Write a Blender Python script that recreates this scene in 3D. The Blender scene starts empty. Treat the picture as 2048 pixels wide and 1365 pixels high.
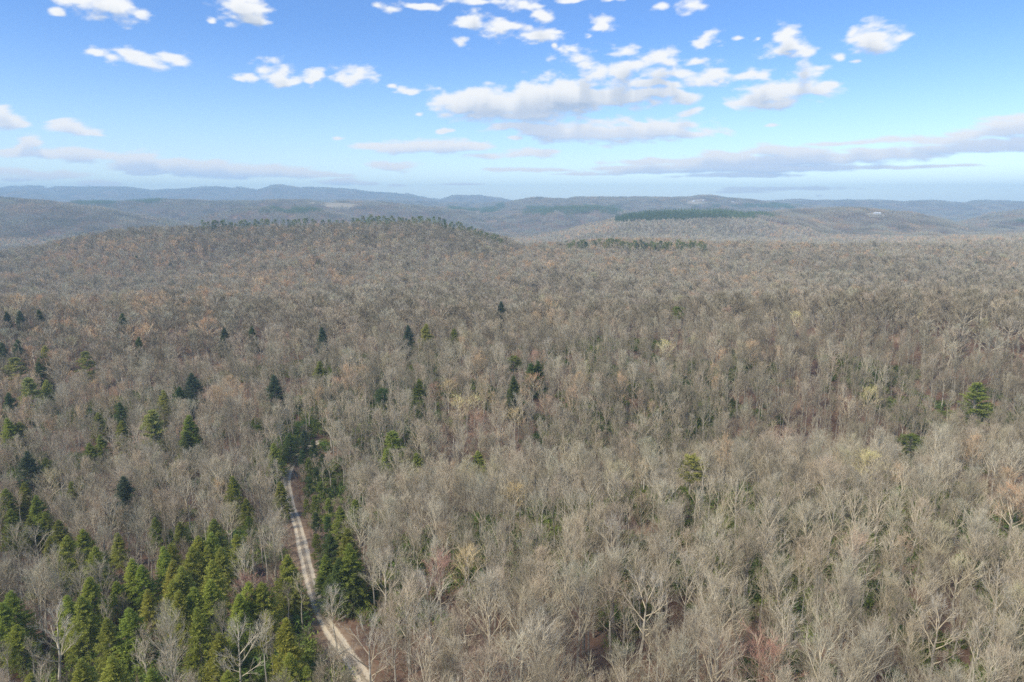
import bpy, math, random
import numpy as np

# ------------------------------------------------------------------ camera, world, sun, exposure
SC = bpy.context.scene
COL = SC.collection
RNG = np.random.default_rng(11)
ZC = 100.0                      # camera height over the datum (drone)
PITCH = math.radians(11.69)
FPX = 1365.3                    # focal length in photo pixels (24 mm on 36 mm)
SP, CP = math.sin(PITCH), math.cos(PITCH)

cam = bpy.data.objects.new('camera', bpy.data.cameras.new('camera'))
COL.objects.link(cam)
cam.location = (0, 0, ZC)
cam.rotation_euler = (math.pi / 2 - PITCH, 0, 0)
cam.data.lens = 24
cam.data.sensor_width = 36
cam.data.clip_start = 0.5
cam.data.clip_end = 90000
SC.camera = cam

SUN_EL, SUN_AZ = math.radians(46), math.radians(-128)      # azimuth from +Y towards +X: behind, left
sun = bpy.data.objects.new('sun', bpy.data.lights.new('sun', 'SUN'))
COL.objects.link(sun)
sun.data.energy = 3.5
sun.data.angle = math.radians(14)
sun.data.color = (1.0, 0.935, 0.82)
sd = (math.cos(SUN_EL) * math.sin(SUN_AZ), math.cos(SUN_EL) * math.cos(SUN_AZ), math.sin(SUN_EL))
from mathutils import Vector
sun.rotation_euler = Vector(sd).to_track_quat('Z', 'Y').to_euler()

SKY_STRENGTH = 0.10
vs = SC.view_settings
vs.view_transform = 'Standard'
vs.look = 'None'
vs.exposure = 0.35
vs.gamma = 1.0
vs.use_curve_mapping = False
SC.cycles.use_denoising = False          # twigs are finer than a pixel; the denoiser would smear them
SC.cycles.max_bounces = 5
SC.cycles.diffuse_bounces = 3
SC.cycles.volume_bounces = 1
SC.cycles.transparent_max_bounces = 8
SC.cycles.caustics_reflective = False
SC.cycles.caustics_refractive = False


class NT:
    """small node-tree helper"""
    def __init__(s, tree):
        s.t = tree
        s.n = tree.nodes
        s.l = tree.links

    def node(s, typ, **kw):
        nd = s.n.new(typ)
        for k, v in kw.items():
            setattr(nd, k, v)
        return nd

    def put(s, sock, v):
        if hasattr(v, 'is_output'):
            s.l.new(v, sock)
        else:
            sock.default_value = v

    def math(s, op, a, b=0.0, c=0.0, clamp=False):
        nd = s.node('ShaderNodeMath', operation=op, use_clamp=clamp)
        for k, v in enumerate((a, b, c)):
            s.put(nd.inputs[k], v)
        return nd.outputs[0]

    def vec(s, op, a, b=(0, 0, 0), c=(0, 0, 0)):
        nd = s.node('ShaderNodeVectorMath', operation=op)
        s.put(nd.inputs[0], a)
        s.put(nd.inputs[1], b)
        s.put(nd.inputs[2], c)
        return nd.outputs['Value'] if op in ('LENGTH', 'DOT_PRODUCT') else nd.outputs['Vector']

    def mix(s, fac, a, b, blend='MIX'):
        nd = s.node('ShaderNodeMix', data_type='RGBA', blend_type=blend)
        s.put(nd.inputs[0], fac)
        s.put(nd.inputs[6], a)
        s.put(nd.inputs[7], b)
        return nd.outputs[2]

    def noise(s, v, scale, detail=3, rough=0.55):
        nd = s.node('ShaderNodeTexNoise')
        s.put(nd.inputs['Vector'], v)
        nd.inputs['Scale'].default_value = scale
        nd.inputs['Detail'].default_value = detail
        nd.inputs['Roughness'].default_value = rough
        return nd

    def smooth(s, v, a, b):
        nd = s.node('ShaderNodeMapRange', interpolation_type='SMOOTHSTEP')
        s.put(nd.inputs[0], v)
        nd.inputs[1].default_value = a
        nd.inputs[2].default_value = b
        return nd.outputs[0]


# every cloud of the sky: photo-matched direction (u, v), half width, half height
CLOUDS = [
    (215, 10, 62, 34), (150, 0, 60, 18), (268, 24, 20, 10), (110, 26, 16, 7),
    (490, 14, 48, 34), (512, 44, 26, 10), (430, 42, 14, 6),
    (185, 108, 28, 9), (225, 118, 26, 12), (265, 108, 36, 11), (300, 124, 44, 12), (360, 122, 32, 15),
    (546, 146, 34, 20), (556, 160, 42, 13), (497, 158, 24, 10), (475, 162, 16, 5),
    (716, 154, 34, 20), (690, 164, 30, 9), (640, 156, 26, 12), (625, 168, 14, 8), (808, 178, 20, 8), (785, 172, 9, 4),
    (790, 18, 28, 9), (850, 8, 44, 7), (960, 2, 60, 7), (1050, 8, 36, 14), (1080, 36, 22, 12), (1140, 2, 50, 5), (1225, 2, 22, 5),
    (940, 46, 30, 17), (1000, 58, 46, 20), (1070, 70, 48, 14), (1100, 64, 24, 8), (920, 86, 14, 9), (1104, 92, 7, 4),
    (1207, 48, 24, 14), (1195, 52, 18, 8), (1318, 12, 18, 8), (1380, 8, 32, 18), (1170, 70, 14, 5),
    (1420, 78, 30, 14), (1405, 88, 18, 10), (1476, 72, 12, 4), (1509, 75, 8, 6),
    (1568, 82, 34, 22), (1570, 100, 44, 14), (1608, 102, 24, 10),
    (1735, 70, 46, 20), (1758, 92, 44, 18), (1800, 84, 24, 10), (1705, 62, 18, 10), (1678, 112, 18, 10), (1715, 120, 14, 4),
    (1160, 114, 44, 20), (1200, 140, 46, 14), (1255, 142, 50, 22), (1325, 120, 42, 19), (1340, 150, 80, 17), (1405, 160, 58, 15), (1400, 122, 40, 10), (1310, 172, 70, 8), (1435, 152, 30, 12), (1240, 105, 36, 12),
    (1610, 150, 28, 22), (1575, 180, 72, 22), (1530, 200, 62, 16), (1490, 208, 34, 10), (1640, 180, 42, 16), (1665, 170, 22, 7), (1550, 212, 30, 10), (1500, 152, 36, 12), (1640, 138, 20, 7),
    (890, 200, 44, 24), (930, 212, 60, 32), (990, 212, 80, 36), (1060, 215, 110, 44), (1130, 195, 110, 36), (1200, 190, 90, 26), (1270, 196, 60, 20), (1330, 190, 40, 14), (1360, 198, 30, 16), (960, 190, 60, 18), (1110, 178, 70, 22),
    (1380, 228, 28, 8), (1020, 254, 60, 10), (900, 262, 12, 4), (838, 228, 12, 4), (1545, 250, 20, 4),
    (1075, 262, 46, 14), (1130, 270, 80, 22), (1220, 266, 120, 27), (1320, 262, 90, 20), (1390, 268, 62, 10), (1380, 248, 30, 8),
    (745, 294, 44, 8), (820, 297, 80, 14), (900, 294, 80, 13), (960, 292, 40, 8), (970, 312, 40, 7), (1050, 308, 62, 10), (1100, 305, 26, 6), (1030, 276, 16, 4),
    (760, 330, 36, 7), (790, 336, 50, 10), (1010, 340, 50, 5), (675, 279, 14, 3), (885, 262, 12, 5),
    (8, 232, 20, 16), (18, 246, 36, 14), (40, 250, 22, 8), (140, 256, 40, 14), (165, 266, 44, 9), (205, 272, 20, 4),
    (66, 288, 28, 13), (50, 296, 22, 6), (20, 304, 60, 9), (80, 310, 90, 12), (160, 312, 70, 14), (230, 316, 50, 8),
    (290, 318, 40, 14), (300, 332, 70, 16), (380, 330, 70, 12), (430, 328, 24, 8), (450, 345, 120, 14), (540, 340, 80, 9), (580, 350, 90, 8), (300, 346, 50, 5), (660, 352, 50, 4),
    (30, 344, 60, 8), (90, 352, 90, 9), (40, 360, 40, 4), (190, 368, 46, 7), (680, 364, 50, 7), (730, 368, 20, 4), (800, 372, 20, 3),
    (2000, 248, 60, 12), (2030, 258, 70, 16), (2060, 240, 40, 14), (1930, 268, 60, 12), (1960, 292, 110, 14), (2040, 288, 70, 16), (1880, 284, 90, 9), (1790, 282, 80, 6), (1700, 288, 90, 5), (1780, 278, 30, 5),
    (1440, 312, 60, 10), (1540, 302, 80, 12), (1600, 306, 60, 10), (1500, 322, 200, 12), (1620, 322, 190, 14), (1760, 310, 120, 12), (1870, 300, 60, 9), (1320, 325, 110, 7), (1400, 335, 180, 9), (1560, 338, 200, 9), (1300, 345, 140, 5), (1240, 338, 80, 6),
    (1770, 336, 160, 4), (1900, 332, 60, 3), (1470, 352, 150, 5), (1560, 378, 130, 4), (1480, 384, 60, 3), (1640, 392, 12, 2), (930, 370, 50, 2), (1090, 342, 60, 4), (1180, 350, 60, 3)]


def px_dir(u, v):
    a, b = (u - 1024) / FPX, -(v - 682.5) / FPX
    return np.array([a, b * SP + CP, b * CP - SP])


def build_world():
    w = bpy.data.worlds.new('World')
    SC.world = w
    w.use_nodes = True
    t = NT(w.node_tree)
    t.n.clear()
    sky = t.node('ShaderNodeTexSky', sky_type='NISHITA', sun_disc=False)
    sky.sun_elevation = SUN_EL
    sky.sun_rotation = SUN_AZ
    sky.altitude = 500
    sky.air_density = 1.0
    sky.dust_density = 0.6
    sky.ozone_density = 2.0
    d = t.node('ShaderNodeTexCoord').outputs['Generated']
    sep = t.node('ShaderNodeSeparateXYZ')
    t.put(sep.inputs[0], d)
    el = t.math('ARCSINE', sep.outputs[2])
    # atmosphere colour grade of the photograph: Nishita, cooler and paler down low
    hor = t.smooth(el, 0.0, 0.24)
    tint = t.mix(hor, SKY_LOW, SKY_HIGH)
    skyc = t.mix(1.0, sky.outputs[0], tint, 'MULTIPLY')
    skyc = t.mix(t.smooth(el, -0.01, 0.075), t.mix(1.0, skyc, SKY_RIM, 'MULTIPLY'), skyc)
    bg1 = t.node('ShaderNodeBackground')
    t.put(bg1.inputs[0], skyc)
    bg1.inputs[1].default_value = SKY_STRENGTH
    o = t.node('ShaderNodeOutputWorld')
    t.l.new(bg1.outputs[0], o.inputs[0])


SKY_RIM = (1.18, 1.24, 1.26, 1)
SKY_LOW = (1.38, 1.46, 1.68, 1)
SKY_HIGH = (0.72, 1.03, 1.50, 1)
CLOUD_GAIN = 0.80
build_world()


# ------------------------------------------------------------------ terrain shape
def _hash(ix, iy, seed):
    h = (ix.astype(np.int64) * 374761393 + iy.astype(np.int64) * 668265263 + seed * 1274126177) & 0xFFFFFFFF
    h = ((h ^ (h >> 13)) * 1274126177) & 0xFFFFFFFF
    return ((h ^ (h >> 16)) & 0xFFFFFF) / float(0xFFFFFF)


def vnoise(x, y, seed=0):
    ix, iy = np.floor(x), np.floor(y)
    fx, fy = x - ix, y - iy
    fx, fy = fx * fx * (3 - 2 * fx), fy * fy * (3 - 2 * fy)
    ix, iy = ix.astype(np.int64), iy.astype(np.int64)
    a, b = _hash(ix, iy, seed), _hash(ix + 1, iy, seed)
    c, d = _hash(ix, iy + 1, seed), _hash(ix + 1, iy + 1, seed)
    return (a * (1 - fx) + b * fx) * (1 - fy) + (c * (1 - fx) + d * fx) * fy - 0.5


def fbm(x, y, octs=4, seed=0):
    s, a = 0, 1.0
    for k in range(octs):
        s = s + a * vnoise(x, y, seed + k)
        x, y, a = x * 2.03 + 7.1, y * 2.03 - 3.7, a * 0.5
    return s


TH = 18.0
T_U = [-500, 0, 400, 800, 1200, 1600, 2048, 2500]
T_Y = [40, 90, 130, 160, 200, 225, 250, 285, 350, 430, 520, 650, 800, 1000, 1200, 1500, 2000, 3000, 5000, 9000, 16000]
T_D = [  # drop of the treetops below the camera
    [88, 86, 82, 80, 77, 76, 75, 75], [88, 86, 82, 80, 78, 77, 76, 76], [89, 87, 83, 80, 78, 77, 76, 76], [91, 90, 85, 81, 77, 76, 74, 74],
    [95, 94, 90, 85, 75, 74, 73, 73], [98, 97, 93, 92, 91, 86, 77, 72], [99, 98, 96, 103, 110, 110, 102, 90], [98, 97, 93, 95, 102, 103, 102, 99],
    [93, 92, 87, 82, 80, 77, 75, 75], [85, 82, 79, 75, 68, 61, 58, 59], [77, 75, 75, 76, 78, 77, 74, 72],
    [102, 99, 88, 84, 86, 84, 80, 78], [104, 102, 94, 88, 82, 85, 81, 81], [106, 104, 98, 90, 80, 80, 80, 79],
    [106, 100, 96, 92, 73, 77, 77, 75], [122, 120, 118, 116, 100, 100, 98, 96], [128, 126, 126, 128, 122, 112, 108, 108],
    [140, 140, 142, 150, 145, 140, 135, 135], [165, 165, 170, 180, 175, 170, 165, 165],
    [190] * 8, [200] * 8]

RIDGES = [  # forward distance, front width, back width, spur noise, skyline in photo pixels
    (1180, 260, 190, 4, [(-600, 560), (-300, 535), (0, 503), (60, 494), (140, 476), (200, 467), (300, 457), (400, 456), (500, 456), (700, 454), (800, 447), (880, 452), (940, 463), (1000, 479), (1060, 500), (1100, 560)]),
    (1750, 260, 260, 6, [(1380, 540), (1500, 503), (1650, 494), (1800, 484), (1900, 478), (2048, 468), (2300, 456), (2700, 456)]),
    (2800, 560, 420, 9, [(-800, 392), (-300, 396), (0, 395), (50, 398), (120, 405), (200, 413), (300, 432), (380, 452), (450, 490)]),
    (3900, 620, 600, 9, [(50, 425), (110, 410), (160, 400), (240, 401), (330, 396), (430, 399), (470, 400), (560, 398), (700, 400), (780, 405), (850, 412), (950, 424), (1050, 450)]),
    (3050, 330, 330, 8, [(300, 470), (380, 440), (440, 424), (480, 415), (540, 411), (575, 418), (600, 414), (650, 418), (720, 436), (800, 450), (850, 480)]),
    (4700, 500, 500, 8, [(700, 432), (800, 414), (900, 413), (960, 418), (1040, 420), (1120, 417), (1200, 424), (1300, 440)]),
    (3900, 400, 400, 8, [(900, 470), (960, 440), (1050, 424), (1120, 414), (1200, 414), (1260, 424), (1330, 450)]),
    (5400, 900, 900, 10, [(930, 430), (1000, 407), (1040, 399), (1060, 396), (1080, 395), (1130, 398), (1150, 393.5), (1200, 394), (1280, 393), (1340, 395), (1380, 394), (1400, 391), (1420, 392), (1450, 397), (1500, 400), (1560, 407), (1700, 418), (1900, 440)]),
    (7000, 1100, 900, 12, [(1300, 415), (1400, 403), (1480, 399), (1540, 401), (1600, 400), (1640, 402), (1700, 401), (1760, 401), (1800, 403), (1870, 401), (1905, 404), (1925, 405), (1950, 401), (2000, 402), (2048, 404), (2400, 402), (2900, 402)]),
    (2500, 430, 350, 8, [(1000, 490), (1100, 462), (1200, 442), (1250, 429), (1300, 422), (1350, 420), (1430, 421), (1530, 428), (1600, 442), (1700, 480)]),
    (3000, 480, 420, 9, [(1400, 455), (1480, 432), (1560, 420), (1620, 417), (1700, 415), (1760, 417), (1830, 425), (1890, 438), (1940, 452), (2020, 480)]),
    (3700, 550, 450, 10, [(1840, 475), (1900, 452), (1930, 440), (1980, 425), (2048, 417), (2200, 412), (2800, 415)]),
    (6400, 800, 700, 12, [(500, 404), (600, 404), (700, 401), (850, 404), (950, 407), (1040, 402), (1150, 401), (1250, 405)]),
    (9000, 1700, 1500, 0, [(-800, 380), (-300, 378), (0, 375), (40, 371), (85, 371), (110, 375), (125, 373), (200, 375), (235, 374), (260, 375), (310, 382), (350, 377), (400, 375), (440, 375), (470, 377), (485, 375), (520, 379), (550, 371), (570, 370), (600, 375), (650, 375), (700, 379), (750, 384), (800, 387), (820, 388), (855, 396), (880, 400), (910, 391), (960, 390), (1000, 396), (1030, 404), (1100, 410)]),
    (7600, 800, 700, 0, [(-500, 395), (-60, 392), (0, 387), (45, 382), (80, 386), (120, 396), (160, 402)]),
]


def _s_of_u(u, v=430.0):
    return (np.asarray(u, float) - 1024) / FPX / (CP - (v - 682.5) / FPX * SP)


def _z_of(v, Y):
    b = -(v - 682.5) / FPX
    return ZC + Y * (b * CP - SP) / (b * SP + CP)


_SU = _s_of_u(T_U)
_LY = np.log(np.array(T_Y, float))
_TD = np.array(T_D, float)


def _cr(p0, p1, p2, p3, t):
    return 0.5 * (2 * p1 + (p2 - p0) * t + (2 * p0 - 5 * p1 + 4 * p2 - p3) * t * t + (3 * p1 - p0 - 3 * p2 + p3) * t ** 3)


def canopy(x, y):
    x = np.asarray(x, float)
    y = np.asarray(y, float)
    az = np.clip(np.arctan2(x, y), -0.84, 0.84)
    r = np.hypot(x, y)
    Y = np.maximum(r * np.cos(az), 20.0)
    s = np.tan(az)
    # a gentle warp keeps contour lines from following circles round the camera
    iu = np.interp(s, _SU, np.arange(len(T_U)))
    iy = np.interp(np.log(Y), _LY, np.arange(len(T_Y)))
    i0 = np.clip(np.floor(iu).astype(int), 0, len(T_U) - 2)
    j0 = np.clip(np.floor(iy).astype(int), 0, len(T_Y) - 2)
    tu, ty = iu - i0, iy - j0
    rows = []
    for dj in (-1, 0, 1, 2):
        j = np.clip(j0 + dj, 0, len(T_Y) - 1)
        c = [_TD[j, np.clip(i0 + di, 0, len(T_U) - 1)] for di in (-1, 0, 1, 2)]
        rows.append(_cr(*c, tu))
    z = ZC - _cr(*rows, ty)
    for (R, wf, wb, sp, prof) in RIDGES:
        pu = _s_of_u([q[0] for q in prof])
        pz = _z_of(np.interp(s, pu, [q[1] for q in prof]), R)
        off = (s < pu[0] - 0.05) | (s > pu[-1] + 0.05)
        Rr = R + 0.25 * wf * fbm(x / (0.9 * wf), y / (4 * wf), 3, 31)
        w = np.where(Y < Rr, wf, wb) * (1 + 0.5 * vnoise(x / (0.5 * wf), y / (1.5 * wf), 37) * (sp > 0))
        g = np.exp(-((Y - Rr) / w) ** 2)
        zr = z + (pz - z) * g - sp * 1.7 * (1 - g) * g * 4 * np.abs(fbm(x / (0.35 * wf), y / (0.7 * wf), 3, 41)) * 2
        zr = np.where(off | (zr < z), z, zr)
        z = zr
    amp = np.interp(Y, [60, 150, 260, 500, 1000, 2500, 6000, 15000], [0.5, 1.2, 2.5, 6.0, 8, 13, 20, 34])
    sc = np.interp(Y, [150, 1000, 4000, 15000], [90, 130, 260, 700])
    z = z + amp * 0.9 * fbm(x / 95.0, y / 95.0, 3, 5) * np.where(Y < 2500, 1, 0.5) + amp * fbm(x / 420.0, y / 420.0, 4, 9) * (Y > 300) * 0.7
    return z


def ground(x, y):
    return canopy(x, y) - TH


def ray_hit(u, v, h):
    """world point where the sight line through a photo pixel comes down to h metres over the ground"""
    u, v, h = (np.atleast_1d(np.asarray(q, float)) for q in (u, v, h))
    d = np.stack([(u - 1024) / FPX, -(v - 682.5) / FPX * SP + CP, -(v - 682.5) / FPX * CP - SP], 1)
    t = np.exp(np.linspace(math.log(50), math.log(9000), 1800))
    X = d[:, 0:1] * t
    Y = d[:, 1:2] * t
    Z = ZC + d[:, 2:3] * t
    below = Z <= ground(X, Y) + h[:, None]
    k = np.where(below.any(1), below.argmax(1), 1799)
    i = np.arange(len(u))
    return X[i, k], Y[i, k]


def to_px(x, y, z):
    cx = x
    cy = (z - ZC) * CP + y * SP
    cz = y * CP - (z - ZC) * SP
    return 1024 + FPX * cx / cz, 682.5 - FPX * cy / cz


# ------------------------------------------------------------------ materials
def new_mat(name):
    m = bpy.data.materials.new(name)
    m.use_nodes = True
    t = NT(m.node_tree)
    t.n.clear()
    o = t.node('ShaderNodeOutputMaterial')
    b = t.node('ShaderNodeBsdfPrincipled')
    b.inputs['Specular IOR Level'].default_value = 0.15
    b.inputs['Roughness'].default_value = 0.9
    t.l.new(b.outputs[0], o.inputs[0])
    return m, t, b


def attr(t, name, typ='GEOMETRY'):
    a = t.node('ShaderNodeAttribute', attribute_name=name)
    a.attribute_type = typ
    return a


def mat_bark():
    m, t, b = new_mat('bark')
    tc = t.node('ShaderNodeTexCoord')
    oi = t.node('ShaderNodeObjectInfo')
    n = t.noise(tc.outputs['Object'], 0.9, 4)
    c = t.mix(t.smooth(n.outputs[0], 0.35, 0.65), BARK_A, BARK_B)
    c = t.mix(oi.outputs['Random'], c, t.mix(1.0, c, (1.35, 1.38, 1.42, 1), 'MULTIPLY'))
    t.put(b.inputs['Base Color'], c)
    return m


def mat_twig():
    m, t, b = new_mat('twigs')
    tip = attr(t, 'tip')
    tint = attr(t, 'tint', 'INSTANCER')
    oi = t.node('ShaderNodeObjectInfo')
    base = t.mix(1.0, t.mix(oi.outputs['Random'], TWIG_A, TWIG_B), t.math('MULTIPLY_ADD', t.vec('DOT_PRODUCT', tint.outputs['Color'], (0.8, 0.9, 0.8)), 0.85, 0.15), 'MULTIPLY')
    f = t.smooth(tip.outputs['Fac'], 0.05, 1.0)
    c = t.mix(f, base, tint.outputs['Color'])
    t.put(b.inputs['Base Color'], c)
    return m


def mat_needles(name):
    m, t, b = new_mat(name)
    tip = attr(t, 'tip')
    tint = attr(t, 'tint', 'INSTANCER')
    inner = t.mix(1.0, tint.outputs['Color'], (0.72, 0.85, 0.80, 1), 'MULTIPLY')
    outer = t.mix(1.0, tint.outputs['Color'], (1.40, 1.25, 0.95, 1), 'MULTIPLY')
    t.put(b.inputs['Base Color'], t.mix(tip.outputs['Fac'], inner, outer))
    b.inputs['Roughness'].default_value = 0.7
    tl = t.node('ShaderNodeBsdfTranslucent')
    t.l.new(b.inputs['Base Color'].links[0].from_socket, tl.inputs[0])
    ms = t.node('ShaderNodeMixShader')
    ms.inputs[0].default_value = 0.3
    t.l.new(b.outputs[0], ms.inputs[1])
    t.l.new(tl.outputs[0], ms.inputs[2])
    o = [n for n in t.n if n.type == 'OUTPUT_MATERIAL'][0]
    t.l.new(ms.outputs[0], o.inputs[0])
    return m


BARK_A = (0.24, 0.205, 0.15, 1)
BARK_B = (0.50, 0.44, 0.33, 1)
TWIG_A = (0.43, 0.35, 0.225, 1)
TWIG_B = (0.65, 0.555, 0.375, 1)
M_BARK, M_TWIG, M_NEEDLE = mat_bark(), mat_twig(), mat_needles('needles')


def mat_ground():
    m, t, b = new_mat('leaf_litter')
    g = t.node('ShaderNodeNewGeometry')
    p = g.outputs['Position']
    n1 = t.noise(p, 0.05, 5)
    n2 = t.noise(p, 0.9, 6, 0.7)
    n3 = t.noise(p, 6.0, 4, 0.7)
    c = t.mix(t.smooth(n1.outputs[0], 0.35, 0.65), (0.15, 0.082, 0.05, 1), (0.27, 0.165, 0.105, 1))
    c = t.mix(t.smooth(n2.outputs[0], 0.5, 0.72), c, (0.27, 0.20, 0.14, 1))
    c = t.mix(t.math('MULTIPLY', t.smooth(n3.outputs[0], 0.5, 0.7), 0.5), c, (0.07, 0.05, 0.035, 1))
    n4 = t.noise(p, 0.028, 4)
    c = t.mix(t.math('MULTIPLY', t.smooth(n4.outputs[0], 0.56, 0.7), 0.55), c, (0.06, 0.075, 0.03, 1))
    t.put(b.inputs['Base Color'], c)
    bp = t.node('ShaderNodeBump')
    bp.inputs['Strength'].default_value = 0.6
    bp.inputs['Distance'].default_value = 0.3
    t.put(bp.inputs['Height'], n2.outputs[0])
    t.l.new(bp.outputs[0], b.inputs['Normal'])
    return m


def mat_track():
    m, t, b = new_mat('track_dirt')
    g = t.node('ShaderNodeNewGeometry')
    p = g.outputs['Position']
    ac = attr(t, 'across').outputs['Fac']            # signed metres from the centre line
    n0 = t.noise(p, 0.35, 5, 0.65)
    n1 = t.noise(p, 2.2, 6, 0.7)
    n2 = t.noise(p, 14, 3, 0.6)
    a = t.math('ABSOLUTE', ac)
    aw = t.math('MULTIPLY_ADD', t.math('SUBTRACT', n1.outputs[0], 0.5), 1.7, a)
    rut = t.math('MULTIPLY', t.smooth(aw, 0.35, 0.75), t.math('SUBTRACT', 1.0, t.smooth(aw, 1.55, 2.1)))
    verge = t.mix(t.smooth(n0.outputs[0], 0.38, 0.62), (0.17, 0.105, 0.066, 1), (0.30, 0.205, 0.125, 1))
    verge = t.mix(t.math('MULTIPLY', t.smooth(n1.outputs[0], 0.52, 0.66), 0.6), verge, (0.20, 0.15, 0.08, 1))
    grass = t.mix(t.smooth(n1.outputs[0], 0.35, 0.6), (0.20, 0.15, 0.09, 1), (0.46, 0.37, 0.25, 1))
    mid = t.math('SUBTRACT', 1.0, t.smooth(aw, 0.35, 0.7))
    c = t.mix(mid, verge, grass)
    dirt = t.mix(t.smooth(n0.outputs[0], 0.3, 0.7), (0.68, 0.55, 0.35, 1), (0.60, 0.51, 0.37, 1))
    dirt = t.mix(t.math('MULTIPLY', n2.outputs[0], 0.5), dirt, (0.50, 0.41, 0.28, 1))
    c = t.mix(rut, c, dirt)
    t.put(b.inputs['Base Color'], c)
    bp = t.node('ShaderNodeBump')
    bp.inputs['Distance'].default_value = 0.12
    t.put(bp.inputs['Height'], n1.outputs[0])
    t.l.new(bp.outputs[0], b.inputs['Normal'])
    return m


def mat_plain(name, col, rough=0.8, nscale=0.3, namp=0.25):
    m, t, b = new_mat(name)
    g = t.node('ShaderNodeNewGeometry')
    n = t.noise(g.outputs['Position'], nscale, 4)
    c2 = tuple(q * (1 - namp) for q in col[:3]) + (1,)
    t.put(b.inputs['Base Color'], t.mix(n.outputs[0], tuple(col[:3]) + (1,), c2))
    b.inputs['Roughness'].default_value = rough
    return m


# ------------------------------------------------------------------ mesh helpers
def make_mesh(name, verts, tris, mats, mat_idx=None, tip=None, smooth=False, quads=None):
    me = bpy.data.meshes.new(name)
    verts = np.asarray(verts, np.float32)
    nv = len(verts)
    faces = np.asarray(tris if quads is None else quads, np.int32)
    k = faces.shape[1]
    me.vertices.add(nv)
    me.vertices.foreach_set('co', verts.ravel())
    me.loops.add(faces.size)
    me.loops.foreach_set('vertex_index', faces.ravel())
    me.polygons.add(len(faces))
    me.polygons.foreach_set('loop_start', np.arange(0, faces.size, k, dtype=np.int32))
    me.polygons.foreach_set('loop_total', np.full(len(faces), k, np.int32))
    for m in mats:
        me.materials.append(m)
    if mat_idx is not None:
        me.polygons.foreach_set('material_index', np.asarray(mat_idx, np.int32))
    me.polygons.foreach_set('use_smooth', np.full(len(faces), smooth, bool))
    if tip is not None:
        a = me.attributes.new('tip', 'FLOAT', 'POINT')
        a.data.foreach_set('value', np.asarray(tip, np.float32))
    me.update(calc_edges=True)
    return me


def box_v(x0, x1, y0, y1, z0, z1):
    v = np.array([(a, b, c) for c in (z0, z1) for b in (y0, y1) for a in (x0, x1)], float)
    q = [(0, 2, 3, 1), (4, 5, 7, 6), (0, 1, 5, 4), (2, 6, 7, 3), (0, 4, 6, 2), (1, 3, 7, 5)]
    return v, q


def link(name, me, parent=None):
    o = bpy.data.objects.new(name, me)
    COL.objects.link(o)
    if parent is not None:
        o.parent = parent
    return o


def struct(name, me):
    o = link(name, me)
    o['kind'] = 'structure'
    return o


class Geo:
    def __init__(s):
        s.v, s.f, s.tip, s.n = [], [], [], 0

    def add(s, v, f, tip):
        s.v.append(v)
        s.f.append(f + s.n)
        s.tip.append(tip)
        s.n += len(v)

    def tubes(s, pts, rad, sides, tipv):
        """pts (N,K,3), rad (N,K): N polyline tubes at once"""
        N, K, _ = pts.shape
        tg = np.gradient(pts, axis=1)
        tg /= np.linalg.norm(tg, axis=2, keepdims=True) + 1e-9
        ref = np.where(np.abs(tg[..., 2:3]) > 0.9, np.array([1.0, 0, 0]), np.array([0, 0, 1.0]))
        a = np.cross(tg, ref)
        a /= np.linalg.norm(a, axis=2, keepdims=True) + 1e-9
        b = np.cross(tg, a)
        th = np.arange(sides) * 2 * math.pi / sides
        ring = (a[:, :, None] * np.cos(th)[:, None] + b[:, :, None] * np.sin(th)[:, None]) * rad[:, :, None, None] + pts[:, :, None]
        v = ring.reshape(-1, 3)
        base = (np.arange(N)[:, None, None] * K + np.arange(K - 1)[None, :, None]) * sides
        j = np.arange(sides)[None, None]
        j2 = (j + 1) % sides
        q0, q1, q2, q3 = base + j, base + j2, base + sides + j2, base + sides + j
        f = np.concatenate([np.stack([q0, q1, q2], -1).reshape(-1, 3), np.stack([q0, q2, q3], -1).reshape(-1, 3)])
        tv = np.broadcast_to(np.asarray(tipv, float), (N, K))
        s.add(v, f, np.repeat(tv.reshape(-1), sides))

    def blades(s, p, d, ln, wd, tip0, tip1, side=None):
        """p (N,3) roots, d unit dirs, one tapered sliver each"""
        N = len(p)
        if side is None:
            side = RNG.normal(size=(N, 3))
        side = np.cross(d, side)
        side /= np.linalg.norm(side, axis=1, keepdims=True) + 1e-9
        w = side * (wd * 0.5)[:, None]
        v = np.stack([p - w, p + w, p + d * ln[:, None]], 1).reshape(-1, 3)
        f = np.arange(3 * N).reshape(-1, 3)
        tv = np.stack([np.broadcast_to(tip0, N), np.broadcast_to(tip0, N), np.broadcast_to(tip1, N)], 1).reshape(-1)
        s.add(v, f, tv)

    def out(s):
        return np.concatenate(s.v), np.concatenate(s.f), np.concatenate(s.tip)


def unit(v):
    return v / (np.linalg.norm(v, axis=-1, keepdims=True) + 1e-9)


def curved(start, d, ln, nseg, up, jit):
    N = len(start)
    pts = [start]
    d = d.copy()
    for k in range(nseg):
        pts.append(pts[-1] + d * (ln / nseg)[:, None])
        d = unit(d + np.array([0, 0, up]) + RNG.normal(size=(N, 3)) * jit)
    return np.stack(pts, 1)


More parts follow.
